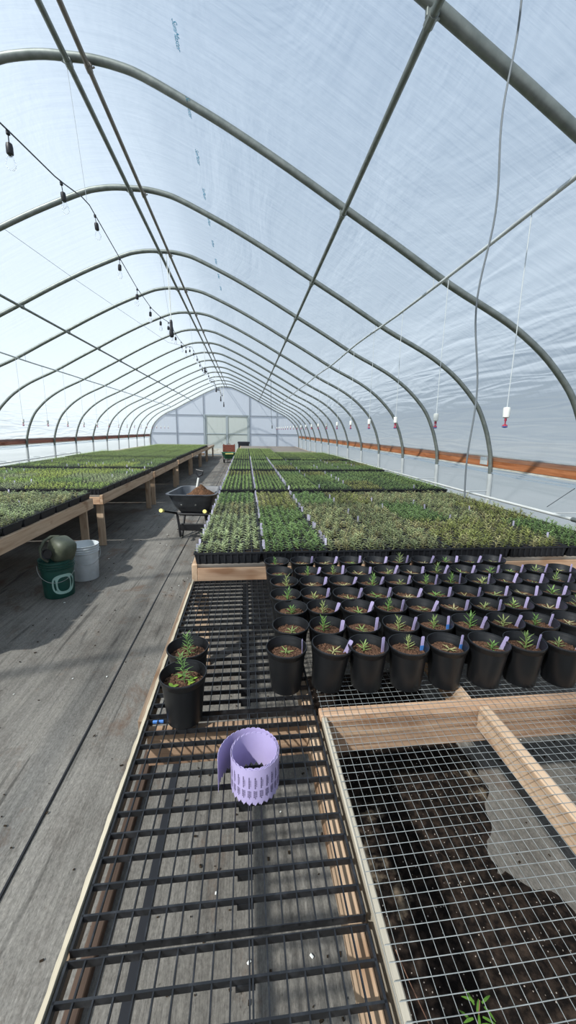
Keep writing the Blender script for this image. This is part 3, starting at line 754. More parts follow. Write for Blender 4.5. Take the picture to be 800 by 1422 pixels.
# ------------------------------------------------------------------ benches
def bench(name, x0, x1, y0, y1, label, group, front=True, legs=True, mat='wood_y', aproh=.125, rise=0.):
    TB = .69 + rise
    r = empty(name, ((x0 + x1) / 2, (y0 + y1) / 2, 0))
    ox, oy = r.location.x, r.location.y
    b = MB()                                     # slatted top
    n = max(3, int((y1 - y0) / .16)); 
    for k in range(n):
        a = y0 + .002 + (y1 - y0 - .004) * k / n; b.bbox(x0 + .04 - ox, x1 - .04 - ox, a - oy, a + (y1 - y0 - .004) / n - .006 - oy, TB - .024, TB - .002, .002)
    b.build('slatted_top', M['greyslat'], r)
    for sg in (0, 1):
        xx = x1 - .038 if sg else x0
        b = MB(); b.bbox(xx - ox, xx + .038 - ox, y0 - oy, y1 - oy, TB - aproh, TB - .001, .003); b.build('side_rail', M[mat], r)
        yy = y1 - .038 if sg else y0
        b = MB(); b.bbox(x0 + .038 - ox, x1 - .038 - ox, yy - oy, yy + .038 - oy, TB - aproh, TB - .026, .003); b.build('end_rail', M['wood_x'], r)
    if legs:
        for yy in (y0 + .09, y1 - .14):
            for xx in (x1 - .09 - .038, (x0 + x1) / 2, x0 + .04):
                b = MB(); b.bbox(xx - ox, xx + .088 - ox, yy - oy, yy + .04 - oy, 0, TB - .027, .003); b.build('leg', M['wood_z'], r)
    return tag(r, label, 'bench', group)
for ti, (a, c_, xe) in enumerate(TABLES):
    bench('tray_table', -5.02, xe + .012, a, c_, 'long wooden table of trays on posts, %s along the aisle' % ORD[ti + 1], 'long wooden tables on posts', rise=RISE_L[ti])
bench('tray_table', -5.02, -1.85, 19.7, 23.4, 'long wooden table closest to the far end wall', 'long wooden tables on posts')
for bi, (a, c_, n) in enumerate(BEDS_R[:5]):
    bench('low_bench', -.36, 2.79, a, (c_ + .06) if bi < 4 else 16.4, 'wooden bench under the %s low bed of trays' % ORD[bi + 1], 'wooden benches under the low beds', legs=bi > 0, rise=RISE_R[bi])
bench('low_bench', -.30, 2.79, 16.5, 22.0, 'bare wooden bench beyond the last low bed of trays', 'wooden benches under the low beds', rise=.0)

# near end: frame, plastic grid panels, welded wire mesh
ZM = .59
fr = empty('bench_frame', (.4, 1.4, 0)); FO = Vector((.4, 1.4, 0))
def fb(nm, mat, *bx, kind=None):
    b = MB(); b.bbox(bx[0] - FO.x, bx[1] - FO.x, bx[2] - FO.y, bx[3] - FO.y, bx[4], bx[5], .003); return b.build(nm, M[mat], fr)
fb('side_rail', 'greywood', -.378, -.34, 1.20, 2.44, ZM - .075, ZM - .016)
fb('side_ledge', 'greywood', -.366, -.335, .05, 1.198, ZM - .042, ZM - .030)
b = MB(); rg = []                                # pale batten on top of it, slightly chewed
for k in range(121):
    y = .05 + 2.39 * k / 120; e1 = .0035 * noise.noise(Vector((y * 22, 0, 0))); e2 = .002 * noise.noise(Vector((y * 30, 4, 0)))
    rg.append([(-.3555 + e1 - FO.x, y - FO.y, ZM - .015), (-.344 - FO.x, y - FO.y, ZM - .015), (-.345 + e2 - FO.x, y - FO.y, ZM + .004 + e2), (-.3550 + e1 - FO.x, y - FO.y, ZM + .003 + e2)])
b.loft(rg); b.build('edge_batten', M['palewood'], fr)
fb('middle_rail', 'wood_y', .205, .235, .05, 2.44, ZM - .12, ZM - .032)
fb('middle_rail', 'greybatten', .256, .274, .05, 1.148, ZM - .09, ZM - .003)
fb('cross_rail', 'brownwood_x', -.338, 2.2, 1.152, 1.19, ZM - .158, ZM - .030)
fb('cross_rail', 'wood_x', .252, 2.2, 1.150, 1.192, ZM - .029, ZM - .002)
fb('joist', 'wood_y', .838, .876, .05, 1.149, ZM - .092, ZM - .003)
fb('joist', 'wood_y', .800, .838, 1.194, 2.44, ZM - .092, ZM - .003)
fb('joist', 'wood_y', 1.45, 1.488, .05, 1.149, ZM - .092, ZM - .003)
fb('joist', 'wood_y', 1.45, 1.488, 1.194, 2.44, ZM - .092, ZM - .003)
fb('outer_rail', 'wood_y', 2.2, 2.238, .05, 2.44, ZM - .158, ZM - .002)
for x in (-.338, 2.11):
    for y in (.06, 2.38): fb('leg', 'wood_z', x, x + .088, y, y + .038, 0, ZM - (.16 if x > 0 else .075 if y > 1 else .042))
tag(fr, 'timber bench frame under the black grid panels and the wire mesh', 'bench frame')

def grid_mesh():
    b = MB(); X0, X1, L = -.338, .236, .600
    nxb = 17; nr = 11; rot = 0
    for k in range(nxb + 1):
        x = X0 + (X1 - X0) * k / nxb; b.box(x - .0015, x + .0015, 0, L, -.008, -.0003)
    b.box(.004, .0075, 0, L, -.016, -.0002)
    for k in range(nr + 1):
        y = L * k / nr; ed = k in (0, nr)
        b.box(X0 - .001, X1 + .001, max(0, y - .002), min(L, y + .002), -.019 if ed else -.016, 0)
        if not ed: b.box(-.026, .010, y - .0035, y + .0035, -.030, -.015)
    b.box(X0 - .002, X0 + .003, 0, L, -.019, 0); b.box(X1 - .003, X1 + .002, 0, L, -.019, 0)
    b.mats = [M['grid']]; return b.mesh('grid_panel')
GM = grid_mesh()
for i, (y, lb) in enumerate(((-.031, 'black plastic grid panel closest to the camera'), (.583, 'black plastic grid panel under the lavender tag roll'),
                       (1.205, 'black plastic grid panel just behind the two lone pots'), (1.822, 'black plastic grid panel against the low pine board'))):
    o = bpy.data.objects.new('grid_panel', GM); C.objects.link(o); o.location = (0, y, ZM); tag(o, lb, 'grid panel', 'black plastic bench grid panels')
# welded wire
b = MB(); WX0, WX1, WY0, WY1 = .262, 2.2, .10, 2.44
r_ = .0007; k = 0; skew = .012
x = WX0
def wz(x, y): return ZM + .0015 + .0035 * noise.noise(Vector((x * 3.1, y * 3.1, 0)))
while x < WX1:
    pts = [(x + skew * (y - 1.1) + .0012 * math.sin(y * 9 + x * 4), y, wz(x, y)) for y in [WY0 + (WY1 - WY0) * q / 24 for q in range(25)]]; b.tube(pts, r_, 4, False); x += .0254
y = WY0
while y < WY1:
    pts = [(x_ , y + skew * .8 * (x_ - .26) + .0015 * math.sin(x_ * 7 + y * 3), wz(x_, y) + .0018) for x_ in [WX0 - .004 + (WX1 - WX0) * q / 24 for q in range(25)]]; b.tube(pts, r_ * 1.25, 4, False); y += .0254
tag(b.build('wire_mesh', M['wire']), 'galvanised welded wire mesh stapled over the timber frame', 'wire mesh')

b = MB(); b.bbox(-.492, -.452, .42, 1.80, .004, .042, .003); tag(b.build('loose_board', M['darkboard']), 'narrow brown board lying on the ground under the bench edge', 'board')
b = MB(); b.box(-.352, -.324, .3, 2.6, .0, .008); tag(b.build('floor_strip', M['frame_black']), kind='structure')  # thin flat black strip laid on the cloth beside the loose board
# spilled soil under the mesh
b = MB(); n1, n2 = 60, 90; vs = []; keep = {}
SX0, SX1, SY0, SY1 = .20, 1.45, .30, 2.3
for j in range(n2 + 1):
    for i in range(n1 + 1):
        x = SX0 + (SX1 - SX0) * i / n1; y = SY0 + (SY1 - SY0) * j / n2
        edge = 1.06 + (.06 if y < .95 else 0) + .16 * noise.noise(Vector((y * 2.3, 0, 1))) + .05 * noise.noise(Vector((y * 9, 3, 1))) - .12 * math.exp(-((y - 1.05) / .18) ** 2)
        d = min((edge - x) * 3, (x - .30) * 6, (y - .33) * 6, (2.2 - y) * 6)
        h = .035 * max(0, min(1, d * 1.6)) + .018 * noise.noise(Vector((x * 14, y * 14, 0))) + .011 * noise.noise(Vector((x * 45, y * 45, 5)))
        h = min(h, d * .12) if d < .2 else h
        vs.append((x, y, .004 + max(h, -.02)))
b.add(vs, [(j * (n1 + 1) + i, j * (n1 + 1) + i + 1, (j + 1) * (n1 + 1) + i + 1, (j + 1) * (n1 + 1) + i) for j in range(n2) for i in range(n1) if vs[j * (n1 + 1) + i][2] > -.012 or 1])
def spill_mat():
    m, t, ns, ln = nt('spilled_soil'); out = N(t, 'ShaderNodeOutputMaterial'); p = N(t, 'ShaderNodeBsdfPrincipled', Roughness=.95); p.inputs['Specular IOR Level'].default_value = .1
    ln.new(p.outputs[0], out.inputs[0]); tc = N(t, 'ShaderNodeTexCoord')
    n1 = N(t, 'ShaderNodeTexNoise', Scale=38., Detail=5.); ln.new(tc.outputs['Object'], n1.inputs[0])
    c1 = N(t, 'ShaderNodeValToRGB'); e = c1.color_ramp.elements; e[0].position = .42; e[1].position = .8; e[0].color = (.009, .007, .006, 1); e[1].color = (.055, .038, .028, 1); ln.new(n1.outputs[0], c1.inputs[0])
    v = N(t, 'ShaderNodeTexVoronoi', Scale=75.); ln.new(tc.outputs['Object'], v.inputs[0])
    c2 = N(t, 'ShaderNodeValToRGB'); e = c2.color_ramp.elements; e[0].position = .13; e[1].position = .17; e[0].color = (1, 1, 1, 1); e[1].color = (0, 0, 0, 1); ln.new(v.outputs[0], c2.inputs[0])
    vc = N(t, 'ShaderNodeSeparateColor'); ln.new(v.outputs['Color'], vc.inputs[0]); gt = N(t, 'ShaderNodeMath', operation='GREATER_THAN'); gt.inputs[1].default_value = .72; ln.new(vc.outputs[0], gt.inputs[0])
    mm = N(t, 'ShaderNodeMath', operation='MULTIPLY'); ln.new(c2.outputs[0], mm.inputs[0]); ln.new(gt.outputs[0], mm.inputs[1])
    mx = N(t, 'ShaderNodeMix', data_type='RGBA'); ln.new(mm.outputs[0], mx.inputs[0]); ln.new(c1.outputs[0], mx.inputs[6]); mx.inputs[7].default_value = (.42, .36, .30, 1)
    n3 = N(t, 'ShaderNodeTexNoise', Scale=3.2, Detail=5., Roughness=.7); ln.new(tc.outputs['Object'], n3.inputs[0])
    c3 = N(t, 'ShaderNodeValToRGB'); e = c3.color_ramp.elements; e[0].position = .6; e[1].position = .67; ln.new(n3.outputs[0], c3.inputs[0])
    m4 = N(t, 'ShaderNodeMix', data_type='RGBA'); ln.new(c3.outputs[0], m4.inputs[0]); ln.new(mx.outputs[2], m4.inputs[6]); m4.inputs[7].default_value = (.17, .135, .095, 1)
    ln.new(m4.outputs[2], p.inputs['Base Color'])
    bp = N(t, 'ShaderNodeBump', Strength=.8, Distance=.01); ln.new(n1.outputs[0], bp.inputs['Height']); ln.new(bp.outputs[0], p.inputs['Normal'])
    return m
tag(b.build('spilled_soil', spill_mat(), smooth=True), 'dark potting soil spilled on the ground under the wire mesh', 'soil', kind='stuff')

b = MB()
for k in range(700):
    if k < 260: x, y = random.uniform(-1.75, -.40), random.uniform(.9, 9.) ; y = .9 + (y - .9) ** 1.15 * .8
    else: x, y = random.uniform(-.3, 1.6), random.uniform(.4, 2.4)
    s_ = random.uniform(.0012, .0038) * (1 + max(0, y - 2) * .12); m4 = Matrix.Translation((x, y, .004 + s_ * .5)) @ Matrix.Rotation(random.uniform(0, 3), 4, 'Z')
    b.use(M['traysoil'] if k % 9 else M['pvc']); b.bbox(-s_ * random.uniform(1, 2.6), s_ * 1.5, -s_, s_, -s_ * .5, s_ * .5, s_ * .3, m4)
tag(b.build('soil_crumbs'), 'loose crumbs of soil and grit scattered over the ground cloth', 'crumbs', kind='stuff')
# small weed growing up under the mesh
wd = empty('weed', (.505, .575, .03))
b = MB(); b.tube([(0, 0, 0), (.01, -.01, .12), (.0, -.02, .24), (-.015, -.03, .34)], [.002, .0018, .0015, .001], 5); b.tube([(0, 0, 0), (-.06, .03, .1), (-.10, .10, .16), (-.115, .16, .17)], .0012, 5)
st = b.build('stem', principled('weed_stem', (.30, .16, .10), .7), wd)
b = MB()
for q in range(11):
    a = q * 2.4; leaf(b, Vector((-.015 + .01 * math.cos(a), -.03 + .01 * math.sin(a), .26 + .008 * q)), Vector((math.cos(a), math.sin(a), .35)), .026, .006, .5, 3)
lf = b.build('leaves', M['leaf'], wd); lf.color = (.13, .28, .05, 1)
tag(wd, 'small green weed poking up below the wire mesh', 'weed')

# ------------------------------------------------------------------ nursery pots
PH = .172
def pot_mesh():
    b = MB()
    b.lathe([(.0, .004), (.050, .004), (.054, 0), (.0575, .002), (.0585, .012), (.0690, .128), (.0705, .146), (.0735, .149), (.0745, .160), (.0775, .163), (.0782, .168), (.0768, .1718),
             (.0745, .1718), (.0730, .164), (.0708, .160), (.0700, .150), (.0682, .1475), (.0672, .132), (.0655, .129), (.055, .012), (.0, .010)], 36)
    b.mats = [M['potblack']]; return b.mesh('nursery_pot', True)
POT = pot_mesh()
SOILS = []
for q in range(4):
    b = MB(); rings = 7; n = 24; vs = [(0, 0, .138)]; fs = []
    for i in range(1, rings + 1):
        for k in range(n):
            r_ = .0685 * i / rings; a = 2 * PI * k / n; vs.append((r_ * math.cos(a), r_ * math.sin(a), .137 + .006 * noise.noise(Vector((r_ * 60 * math.cos(a), r_ * 60 * math.sin(a), q * 9))) - .004 * (i / rings) ** 2))
    for k in range(n): fs.append((0, 1 + k, 1 + (k + 1) % n))
    for i in range(rings - 1):
        for k in range(n): fs.append((1 + i * n + k, 1 + (i + 1) * n + k, 1 + (i + 1) * n + (k + 1) % n, 1 + i * n + (k + 1) % n))
    b.add(vs, fs)
    for k in range(46):
        r_ = .062 * math.sqrt(random.random()); a = random.uniform(0, 6.28); s_ = random.uniform(.0015, .0045); x, y = r_ * math.cos(a), r_ * math.sin(a)
        m4 = Matrix.Translation((x, y, .137)) @ Matrix.Rotation(random.uniform(0, 3), 4, 'Z') @ Matrix.Rotation(random.uniform(-.5, .5), 4, 'X')
        b.bbox(-s_ * 1.4, s_ * 1.4, -s_, s_, -s_ * .7, s_ * .8, s_ * .25, m4)
    b.mats = [M['soil']]; SOILS.append(b.mesh('potting_mix', False))
PS = []
for q in range(7):
    b = MB(); o = Vector((0, 0, 0))
    if q < 3: sprig(b, o, .012, 9, .042, .0058, up=.25, droop=.15, n=3)                 # flat star of leaves
    elif q < 5: sprig(b, o, .028, 14, .036, .0055, up=.6, droop=.2, lean=.2, n=3)
    else: sprig(b, o, .05, 20, .034, .0052, up=.75, droop=.1, lean=.1, n=3)
    b.use(M['leaf']); me = b.mesh('seedling'); me.materials.clear(); me.materials.append(M['leaf']); PS.append(me)
b = MB(); b.add([(-.0078, 0, -.05), (.0078, 0, -.05), (.0078, 0, .046), (.005, 0, .050), (-.005, 0, .050), (-.0078, 0, .046)] + [(-.0078, .0011, -.05), (.0078, .0011, -.05), (.0078, .0011, .046), (.005, .0011, .050), (-.005, .0011, .050), (-.0078, .0011, .046)],
                [(0, 1, 2, 3, 4, 5), (11, 10, 9, 8, 7, 6)] + [(i, i + 6, (i + 1) % 6 + 6, (i + 1) % 6) for i in range(6)])
b.mats = [M['lavender']]; PTAG = b.mesh('plant_tag')
def pot(x, y, label, seed, col, tag_az=None, tilt=(0, 0), group=None, soil=0, sc=1., blue=False, z=ZM + .003, edge_on=False):
    o = bpy.data.objects.new('nursery_pot', POT); C.objects.link(o); o.location = (x, y, z); o.rotation_euler = (tilt[0], tilt[1], random.uniform(0, .2)); tag(o, label, 'plant pot', group)
    s_ = bpy.data.objects.new('potting_mix', SOILS[soil]); C.objects.link(s_); s_.parent = o; s_.rotation_euler.z = random.uniform(0, 6)
    if seed is not None:
        p = bpy.data.objects.new('seedling', PS[seed]); C.objects.link(p); p.parent = o; p.location = (random.uniform(-.012, .012), random.uniform(-.012, .012), .134)
        p.rotation_euler.z = random.uniform(0, 6); p.scale = (sc, sc, sc); p.color = (*col, 1)
    if tag_az is not None:
        g = bpy.data.objects.new('plant_tag', PTAG); C.objects.link(g); g.parent = o
        g.location = (.061 * math.cos(tag_az), .061 * math.sin(tag_az), .143); g.rotation_euler = (random.uniform(-.12, .05), random.uniform(.05, .3), random.uniform(-.45, .45) if not edge_on else 1.2)
        if blue: g.scale.x = .9; g['label'] = 'lavender tag with a blue lower end'; b = MB(); b.box(-.0082, .0082, -.0006, .0018, -.03, .012); q = b.build('blue_band', M['bluetag'], g)
    return o
rows = [(1.312, .147, 8), (1.472, .178, 9), (1.640, .186, 10), (1.790, .190, 11), (1.952, .192, 12), (2.108, .192, 12), (2.290, .187, 10)]
GREENS = [(.33, .45, .18), (.25, .42, .14), (.42, .48, .23), (.2, .36, .12), (.34, .42, .2)]
PALE = [(.52, .50, .28), (.46, .40, .22), (.50, .46, .30)]
for r, (y, x0, n) in enumerate(rows):
    for c in range(n):
        rr = random.random(); pale = rr < .3
        sd = random.choice((0, 1, 2)) if pale or rr < .5 else random.choice((3, 4, 5, 6))
        x = x0 + .1565 * c + (0 if r == 0 else .004 * math.sin(c * 2.1 + r)) + (.012 if r in (2, 4) else 0)
        yy = y - (.055 if r == 0 else .045) * (c / 8) + .004 * math.sin(c * 3.3 + r * 1.7)
        lab = 'potted seedling in the %s pot row from the camera, %s from the grid edge' % (ORD[r + 1], ORD[c + 1])
        if r == 0 and c == 1: lab = 'tilted black nursery pot in the front row with a withered seedling'
        tl = (0, 0)
        if r == 0 and c == 1: tl = (0, .10); sd, pale = 0, True
        if r == 0 and c in (5,): tl = (0, .05)
        hastag = not (c == 0 and r > 0)
        pot(x, yy, lab, sd, random.choice(PALE if pale else GREENS), (random.uniform(-.25, .15) if hastag else None), tl, 'potted seedlings standing on the wire mesh', random.randrange(4), random.uniform(.9, 1.25),
            blue=(r, c) in ((0, 4), (0, 3), (1, 4)), edge_on=c == 0, z=ZM + .004 + (.004 if tl[1] else 0))
# two lone pots on the grid with tall sprigs
def lone(x, y, label, h, az, extra):
    o = pot(x, y, label, None, None, None, (0, 0), 'the two pots standing apart on the grid', 1, z=ZM + .001)
    b = MB(); sprig(b, Vector((0, 0, 0)), h, 34, .036, .0042, up=.55, droop=.35, lean=.1, n=3)
    b.mats = [M['leaf']]; p = b.build('rosemary_like_sprig', None, o, loc=(.004, -.004, .134)); p.color = (.20, .34, .13, 1)
    if extra:
        b = MB()
        for (x_, y_, s_) in ((-.036, -.022, .012), (.030, .004, .010), (.022, -.016, .009), (-.012, .03, .007)):
            for q in range(3):
                a = q * 2.1; leaf(b, Vector((x_, y_, .006)), Vector((math.cos(a), math.sin(a), .7)), s_ * 1.7, s_ * 1.3, .6, 3)
        b.mats = [M['leaf']]; p = b.build('round_leaf_sprout', None, o, loc=(0, 0, .134)); p.color = (.25, .40, .07, 1)
lone(-.222, 1.345, 'farther of the two lone black pots beside the aisle edge', .085, 0, False)
lone(-.214, 1.182, 'closer of the two lone black pots with a leafy upright sprig', .105, 0, True)

b = MB(); b.bbox(-.322, -.285, 1.176, 1.186, ZM - .013, ZM - .002, .002); tag(b.build('blue_clip', M['bluetag']), 'small blue plastic clip in the grid beside the closer lone pot', 'clip')

# ------------------------------------------------------------------ roll of plant tags
rx, ry = .018, .905
roll = empty('tag_roll', (rx, ry, ZM + .001))
HB = .112
def rad(a):                                      # a grows anticlockwise; inner turns, then the loose outer end
    T0 = -2.6
    return 0
path = []
turns = 2.35; A0 = .10; A1 = A0 + 2 * PI * turns
NS = 400
for k in range(NS + 1):
    a = A0 + (A1 - A0) * k / NS; path.append((a, .0600 + .0070 * (k / NS)))
aend = A1; ext = 3.15
for k in range(1, 121):
    s_ = k / 120; path.append((A1 + ext * s_, .0670 + .008 * min(1, s_ * 3) + .034 * max(0, s_ - .15) ** 1.3))
# rotate so that the loose end finishes on the aisle side
rot = (PI + .30) - path[-1][0]
P2 = [(r_ * math.cos(a + rot), r_ * math.sin(a + rot)) for a, r_ in path]
def resample(P, step):
    out = [P[0]]; acc = 0
    for (x0, y0), (x1, y1) in zip(P, P[1:]):
        L = math.hypot(x1 - x0, y1 - y0); t_ = step - acc
        while t_ <= L: out.append((x0 + (x1 - x0) * t_ / L, y0 + (y1 - y0) * t_ / L)); t_ += step
        acc = (acc + L) % step
    return out
TWD = .0158
Q = resample(P2, TWD / 4)
b = MB(); tx = MB(); nt_ = (len(Q) - 1) // 4; th = .0009
def nrm(i):
    a = Q[max(i - 1, 0)]; c = Q[min(i + 1, len(Q) - 1)]; dx, dy = c[0] - a[0], c[1] - a[1]; l = math.hypot(dx, dy); return dy / l, -dx / l
for k in range(nt_):
    i0 = k * 4
    bot = [.012, .006, .0, .006, .012]; topz = [HB - .003, HB, HB, HB, HB - .003]
    outer = []; inner = []
    for q in range(5):
        x, y = Q[i0 + q]; nx_, ny_ = nrm(i0 + q); outer.append((x + nx_ * th / 2, y + ny_ * th / 2)); inner.append((x - nx_ * th / 2, y - ny_ * th / 2))
    vs = [(*outer[q], bot[q]) for q in range(5)] + [(*outer[q], topz[q]) for q in range(5)] + [(*inner[q], bot[q]) for q in range(5)] + [(*inner[q], topz[q]) for q in range(5)]
    fs = []
    for q in range(4):
        fs += [(q, q + 1, q + 6, q + 5), (q + 10, q + 15, q + 16, q + 11), (q + 5, q + 6, q + 16, q + 15), (q, q + 10, q + 11, q + 1)]
    if k == 0: fs.append((0, 5, 15, 10))
    if k == nt_ - 1: fs.append((4, 14, 19, 9))
    b.add(vs, fs)
    # tiny printed lines on the outward face
    def mark(s0, s1, z0, z1):
        def at(s_):
            f = i0 + s_ * 4; i_ = min(int(f), len(Q) - 2); u = f - i_; x = Q[i_][0] + (Q[i_ + 1][0] - Q[i_][0]) * u; y = Q[i_][1] + (Q[i_ + 1][1] - Q[i_][1]) * u; nx_, ny_ = nrm(i_ if u < .5 else i_ + 1); return x + nx_ * (th / 2 + .0003), y + ny_ * (th / 2 + .0003)
        p, q_ = at(s0), at(s1); tx.add([(*p, z0), (*q_, z0), (*q_, z1), (*p, z1)], [(0, 1, 2, 3)])
    if k > nt_ * .52:
        for (sa, sb, za, zb) in ((.38, .60, .054, .088), (.68, .78, .060, .080), (.22, .38, .026, .047), (.44, .60, .022, .047), (.66, .80, .028, .047)):
            z = za
            while z < zb:
                L = random.uniform(.0014, .0035); mark(sa, sb, z, min(z + L, zb)); z += L + .0011
band = b.build('tag_band', M['lavender'], roll)
tx.build('printed_text', M['ink'], band)
tag(roll, 'loose coil of lavender plastic plant tags with pointed ends on the grid', 'tag roll')

# ------------------------------------------------------------------ buckets and can under the first long table
def bucket(x, y, mat, label, R=.152, r0=.128, H=.36, rz=0., rib=3):
    o = empty('bucket', (x, y, .002), rz)
    prof = [(.0, .006), (r0 - .006, .006), (r0 - .002, 0), (r0, .004)]
    def rr(z): return r0 + (R - .008 - r0) * z / H
    z = .004; prof.append((rr(H - .085), H - .085))
    for k in range(rib):
        zz = H - .080 + k * .025; prof += [(rr(zz) + .009, zz), (rr(zz) + .010, zz + .004), (rr(zz) + .001, zz + .006), (rr(zz + .018), zz + .020)]
    prof += [(R, H - .004), (R + .001, H), (R - .006, H), (R - .009, H - .006), (r0 - .004, .012), (0, .012)]
    b = MB(); b.lathe(prof, 40); b.build('pail', M[mat], o, smooth=True)
    b = MB(); pts = []
    for k in range(25):
        a = PI * k / 24; pts.append(((R + .008) * math.cos(a), -(R + .010) * math.sin(a) * .98 - .004, H - .055 - .135 * math.sin(a)))
    b.tube(pts, .0022, 6); b.build('wire_handle', M['wire'], o, smooth=True)
    return tag(o, label, 'bucket')
g = bucket(-1.775, 3.66, 'green_pail', 'dark green bucket with a pale O emblem below the first long table', rz=.35)
b = MB(); n = 40; vs = []; fs = []                     # the O wraps round the wall of the pail
a_c = -PI / 2 + .42
def onpail(a, z, d=.0012): r_ = .128 + (.144 - .128) * z / .36 + d; return (r_ * math.cos(a), r_ * math.sin(a), z)
for k in range(n):
    t_ = 2 * PI * k / n
    def se(w_, h_): 
        c, s_ = math.cos(t_), math.sin(t_); return (w_ * math.copysign(abs(c) ** .75, c), h_ * math.copysign(abs(s_) ** .75, s_))
    o1 = se(.102, .096); i1 = se(.055, .070)
    vs.append(onpail(a_c + o1[0] / .136, .138 + o1[1])); vs.append(onpail(a_c + i1[0] / .136, .138 + i1[1]))
for k in range(n): k2 = (k + 1) % n; fs.append((2 * k, 2 * k2, 2 * k2 + 1, 2 * k + 1))
b.add(vs, fs); b.build('emblem', M['logo'], g)
bucket(-1.70, 4.08, 'white_pail', 'white ribbed bucket behind the green bucket', R=.150, r0=.128, H=.37, rz=.6)
# olive watering can lying mouth-down in the green bucket
wc = empty('watering_can', (-1.76, 3.66, .36), .25)
b = MB(); rings = []
for k in range(11):
    s_ = k / 10; sc = (1 - abs(2 * s_ - 1) ** 5) ** .5 if 0 < s_ < 1 else .35; sc = max(sc, .5)
    ring = []
    for q in range(24):
        a = 2 * PI * q / 24; c, s2 = math.cos(a), math.sin(a)
        ring.append((.098 * sc * math.copysign(abs(c) ** .55, c), -.115 + .23 * s_, .105 + .112 * sc * math.copysign(abs(s2) ** .55, s2)))
    rings.append(ring)
b.loft(rings); body = b.build('can_body', M['olive'], wc, smooth=True); body.rotation_euler = (.35, .12, .75); body.location = (.01, 0, -.01)
b = MB(); b.tube([(-.06, -.10, .0), (-.105, -.10, .05), (-.115, -.08, .12), (-.085, -.05, .185), (-.03, -.02, .215), (.03, .0, .205)], .014, 8); b.build('can_handle', M['olive'], wc, smooth=True)
b = MB(); b.lathe([(.046, 0), (.050, .012), (.042, .014), (.036, .004), (.0, .003)], 16); m_ = b.build('can_mouth', M['frame_black'], wc, smooth=True); m_.location = (-.055, -.115, .08); m_.rotation_euler = (1.45, .1, -.45)
tag(wc, 'olive green watering can stuffed upside down into the green bucket', 'watering can')

# ------------------------------------------------------------------ wheelbarrow
wb = empty('wheelbarrow', (-.745, 5.74, 0), -.13)
def rrect(w_, d_, z, cx=0, cy=0, rc=.09, n=6, lip=0):
    pts = []
    for (sx_, sy__, a0) in ((1, 1, 0), (-1, 1, 90), (-1, -1, 180), (1, -1, 270)):
        for k in range(n + 1):
            a = math.radians(a0 + 90 * k / n); pts.append((cx + sx_ * (w_ - rc) + rc * math.cos(a), cy + sy__ * (d_ - rc) + rc * math.sin(a), z))
    return pts
b = MB()
outer = [rrect(.19, .20, .36, 0, .06), rrect(.20, .22, .37, 0, .06), rrect(.27, .34, .50, 0, .08, .10), rrect(.325, .43, .645, 0, .10, .12), rrect(.355, .46, .655, 0, .10, .13), rrect(.357, .462, .668, 0, .10, .13),
         rrect(.325, .43, .668, 0, .10, .12), rrect(.262, .335, .50, 0, .08, .10), rrect(.19, .21, .378, 0, .06)]
b.loft(outer); b.build('tub', M['tub'], wb, smooth=True)
b = MB(); n = 26; vs = []; fs = []
for j in range(n + 1):
    for i in range(n + 1):
        u = -1 + 2 * i / n; v = -1 + 2 * j / n; rr_ = min(1, math.hypot(u, v) if math.hypot(u, v) > .001 else 0)
        uu_, vv_ = u * math.sqrt(1 - v * v / 2), v * math.sqrt(1 - u * u / 2); q = math.hypot(uu_, vv_)
        z = .575 + .185 * (1 - q) ** 1.1 + .022 * noise.noise(Vector((u * 4, v * 4, 0))) + .012 * noise.noise(Vector((u * 13, v * 13, 2)))
        vs.append((.055 + uu_ * .265 * .93, .10 + vv_ * .37 * .95, z))
b.add(vs, [(j * (n + 1) + i, j * (n + 1) + i + 1, (j + 1) * (n + 1) + i + 1, (j + 1) * (n + 1) + i) for j in range(n) for i in range(n)])
soil_heap = b.build('soil_heap', M['heap'], smooth=True); soil_heap.location = wb.location; soil_heap.rotation_euler.z = -.13
tag(soil_heap, 'mound of reddish brown potting soil heaped in the wheelbarrow', 'soil', kind='stuff')
b = MB()
for sg in (-1, 1):
    b.tube([(sg * .285, -.60, .49), (sg * .27, -.35, .42), (sg * .22, -.1, .345), (sg * .17, .35, .31), (sg * .09, .72, .24)], .016, 8)
b.tube([(-.24, -.18, .36), (.24, -.18, .36)], .016, 8); b.build('handle_frame', M['frame_black'], wb, smooth=True)
for sg in (-1, 1):
    b = MB(); b.tube([(sg * .285, -.60, .49), (sg * .289, -.665, .508)], [.023, .026], 10); b.build('grip', M['yellow'], wb, smooth=True)
    b = MB(); b.tube([(sg * .235, -.16, .36), (sg * .205, -.19, .20), (sg * .185, -.20, .03), (sg * .185, -.12, .018), (sg * .20, .12, .32)], .018, 8); b.build('leg', M['frame_black'], wb, smooth=True)
b = MB(); b.bbox(-.21, .21, -.200, -.165, .115, .22, .01); b.bbox(-.20, .20, -.17, .20, .333, .362, .004); b.build('cross_brace', M['frame_black'], wb)
b = MB(); b.use(M['frame_black'])
pts = [(0, .80 + .15 * math.cos(2 * PI * k / 24), .185 + .15 * math.sin(2 * PI * k / 24)) for k in range(25)]; b.tube(pts, .036, 10, False)
for k in range(6):
    a = PI * k / 6; b.tube([(0, .80 + .14 * math.cos(a), .185 + .14 * math.sin(a)), (0, .80 - .14 * math.cos(a), .185 - .14 * math.sin(a))], .008, 5)
b.tube([(-.09, .80, .185), (.09, .80, .185)], .012, 8); b.build('wheel', None, wb, smooth=True)
for x_ in (-.10, .10):
    b = MB(); b.lathe([(0, 0), (.012, 0), (.010, .006), (0, .007)], 10); q = b.build('bolt', M['wire'], wb, loc=(x_ - .02, -.315, .52)); q.rotation_euler.x = 1.95
tag(wb, 'black wheelbarrow with yellow grips parked in the aisle', 'wheelbarrow')
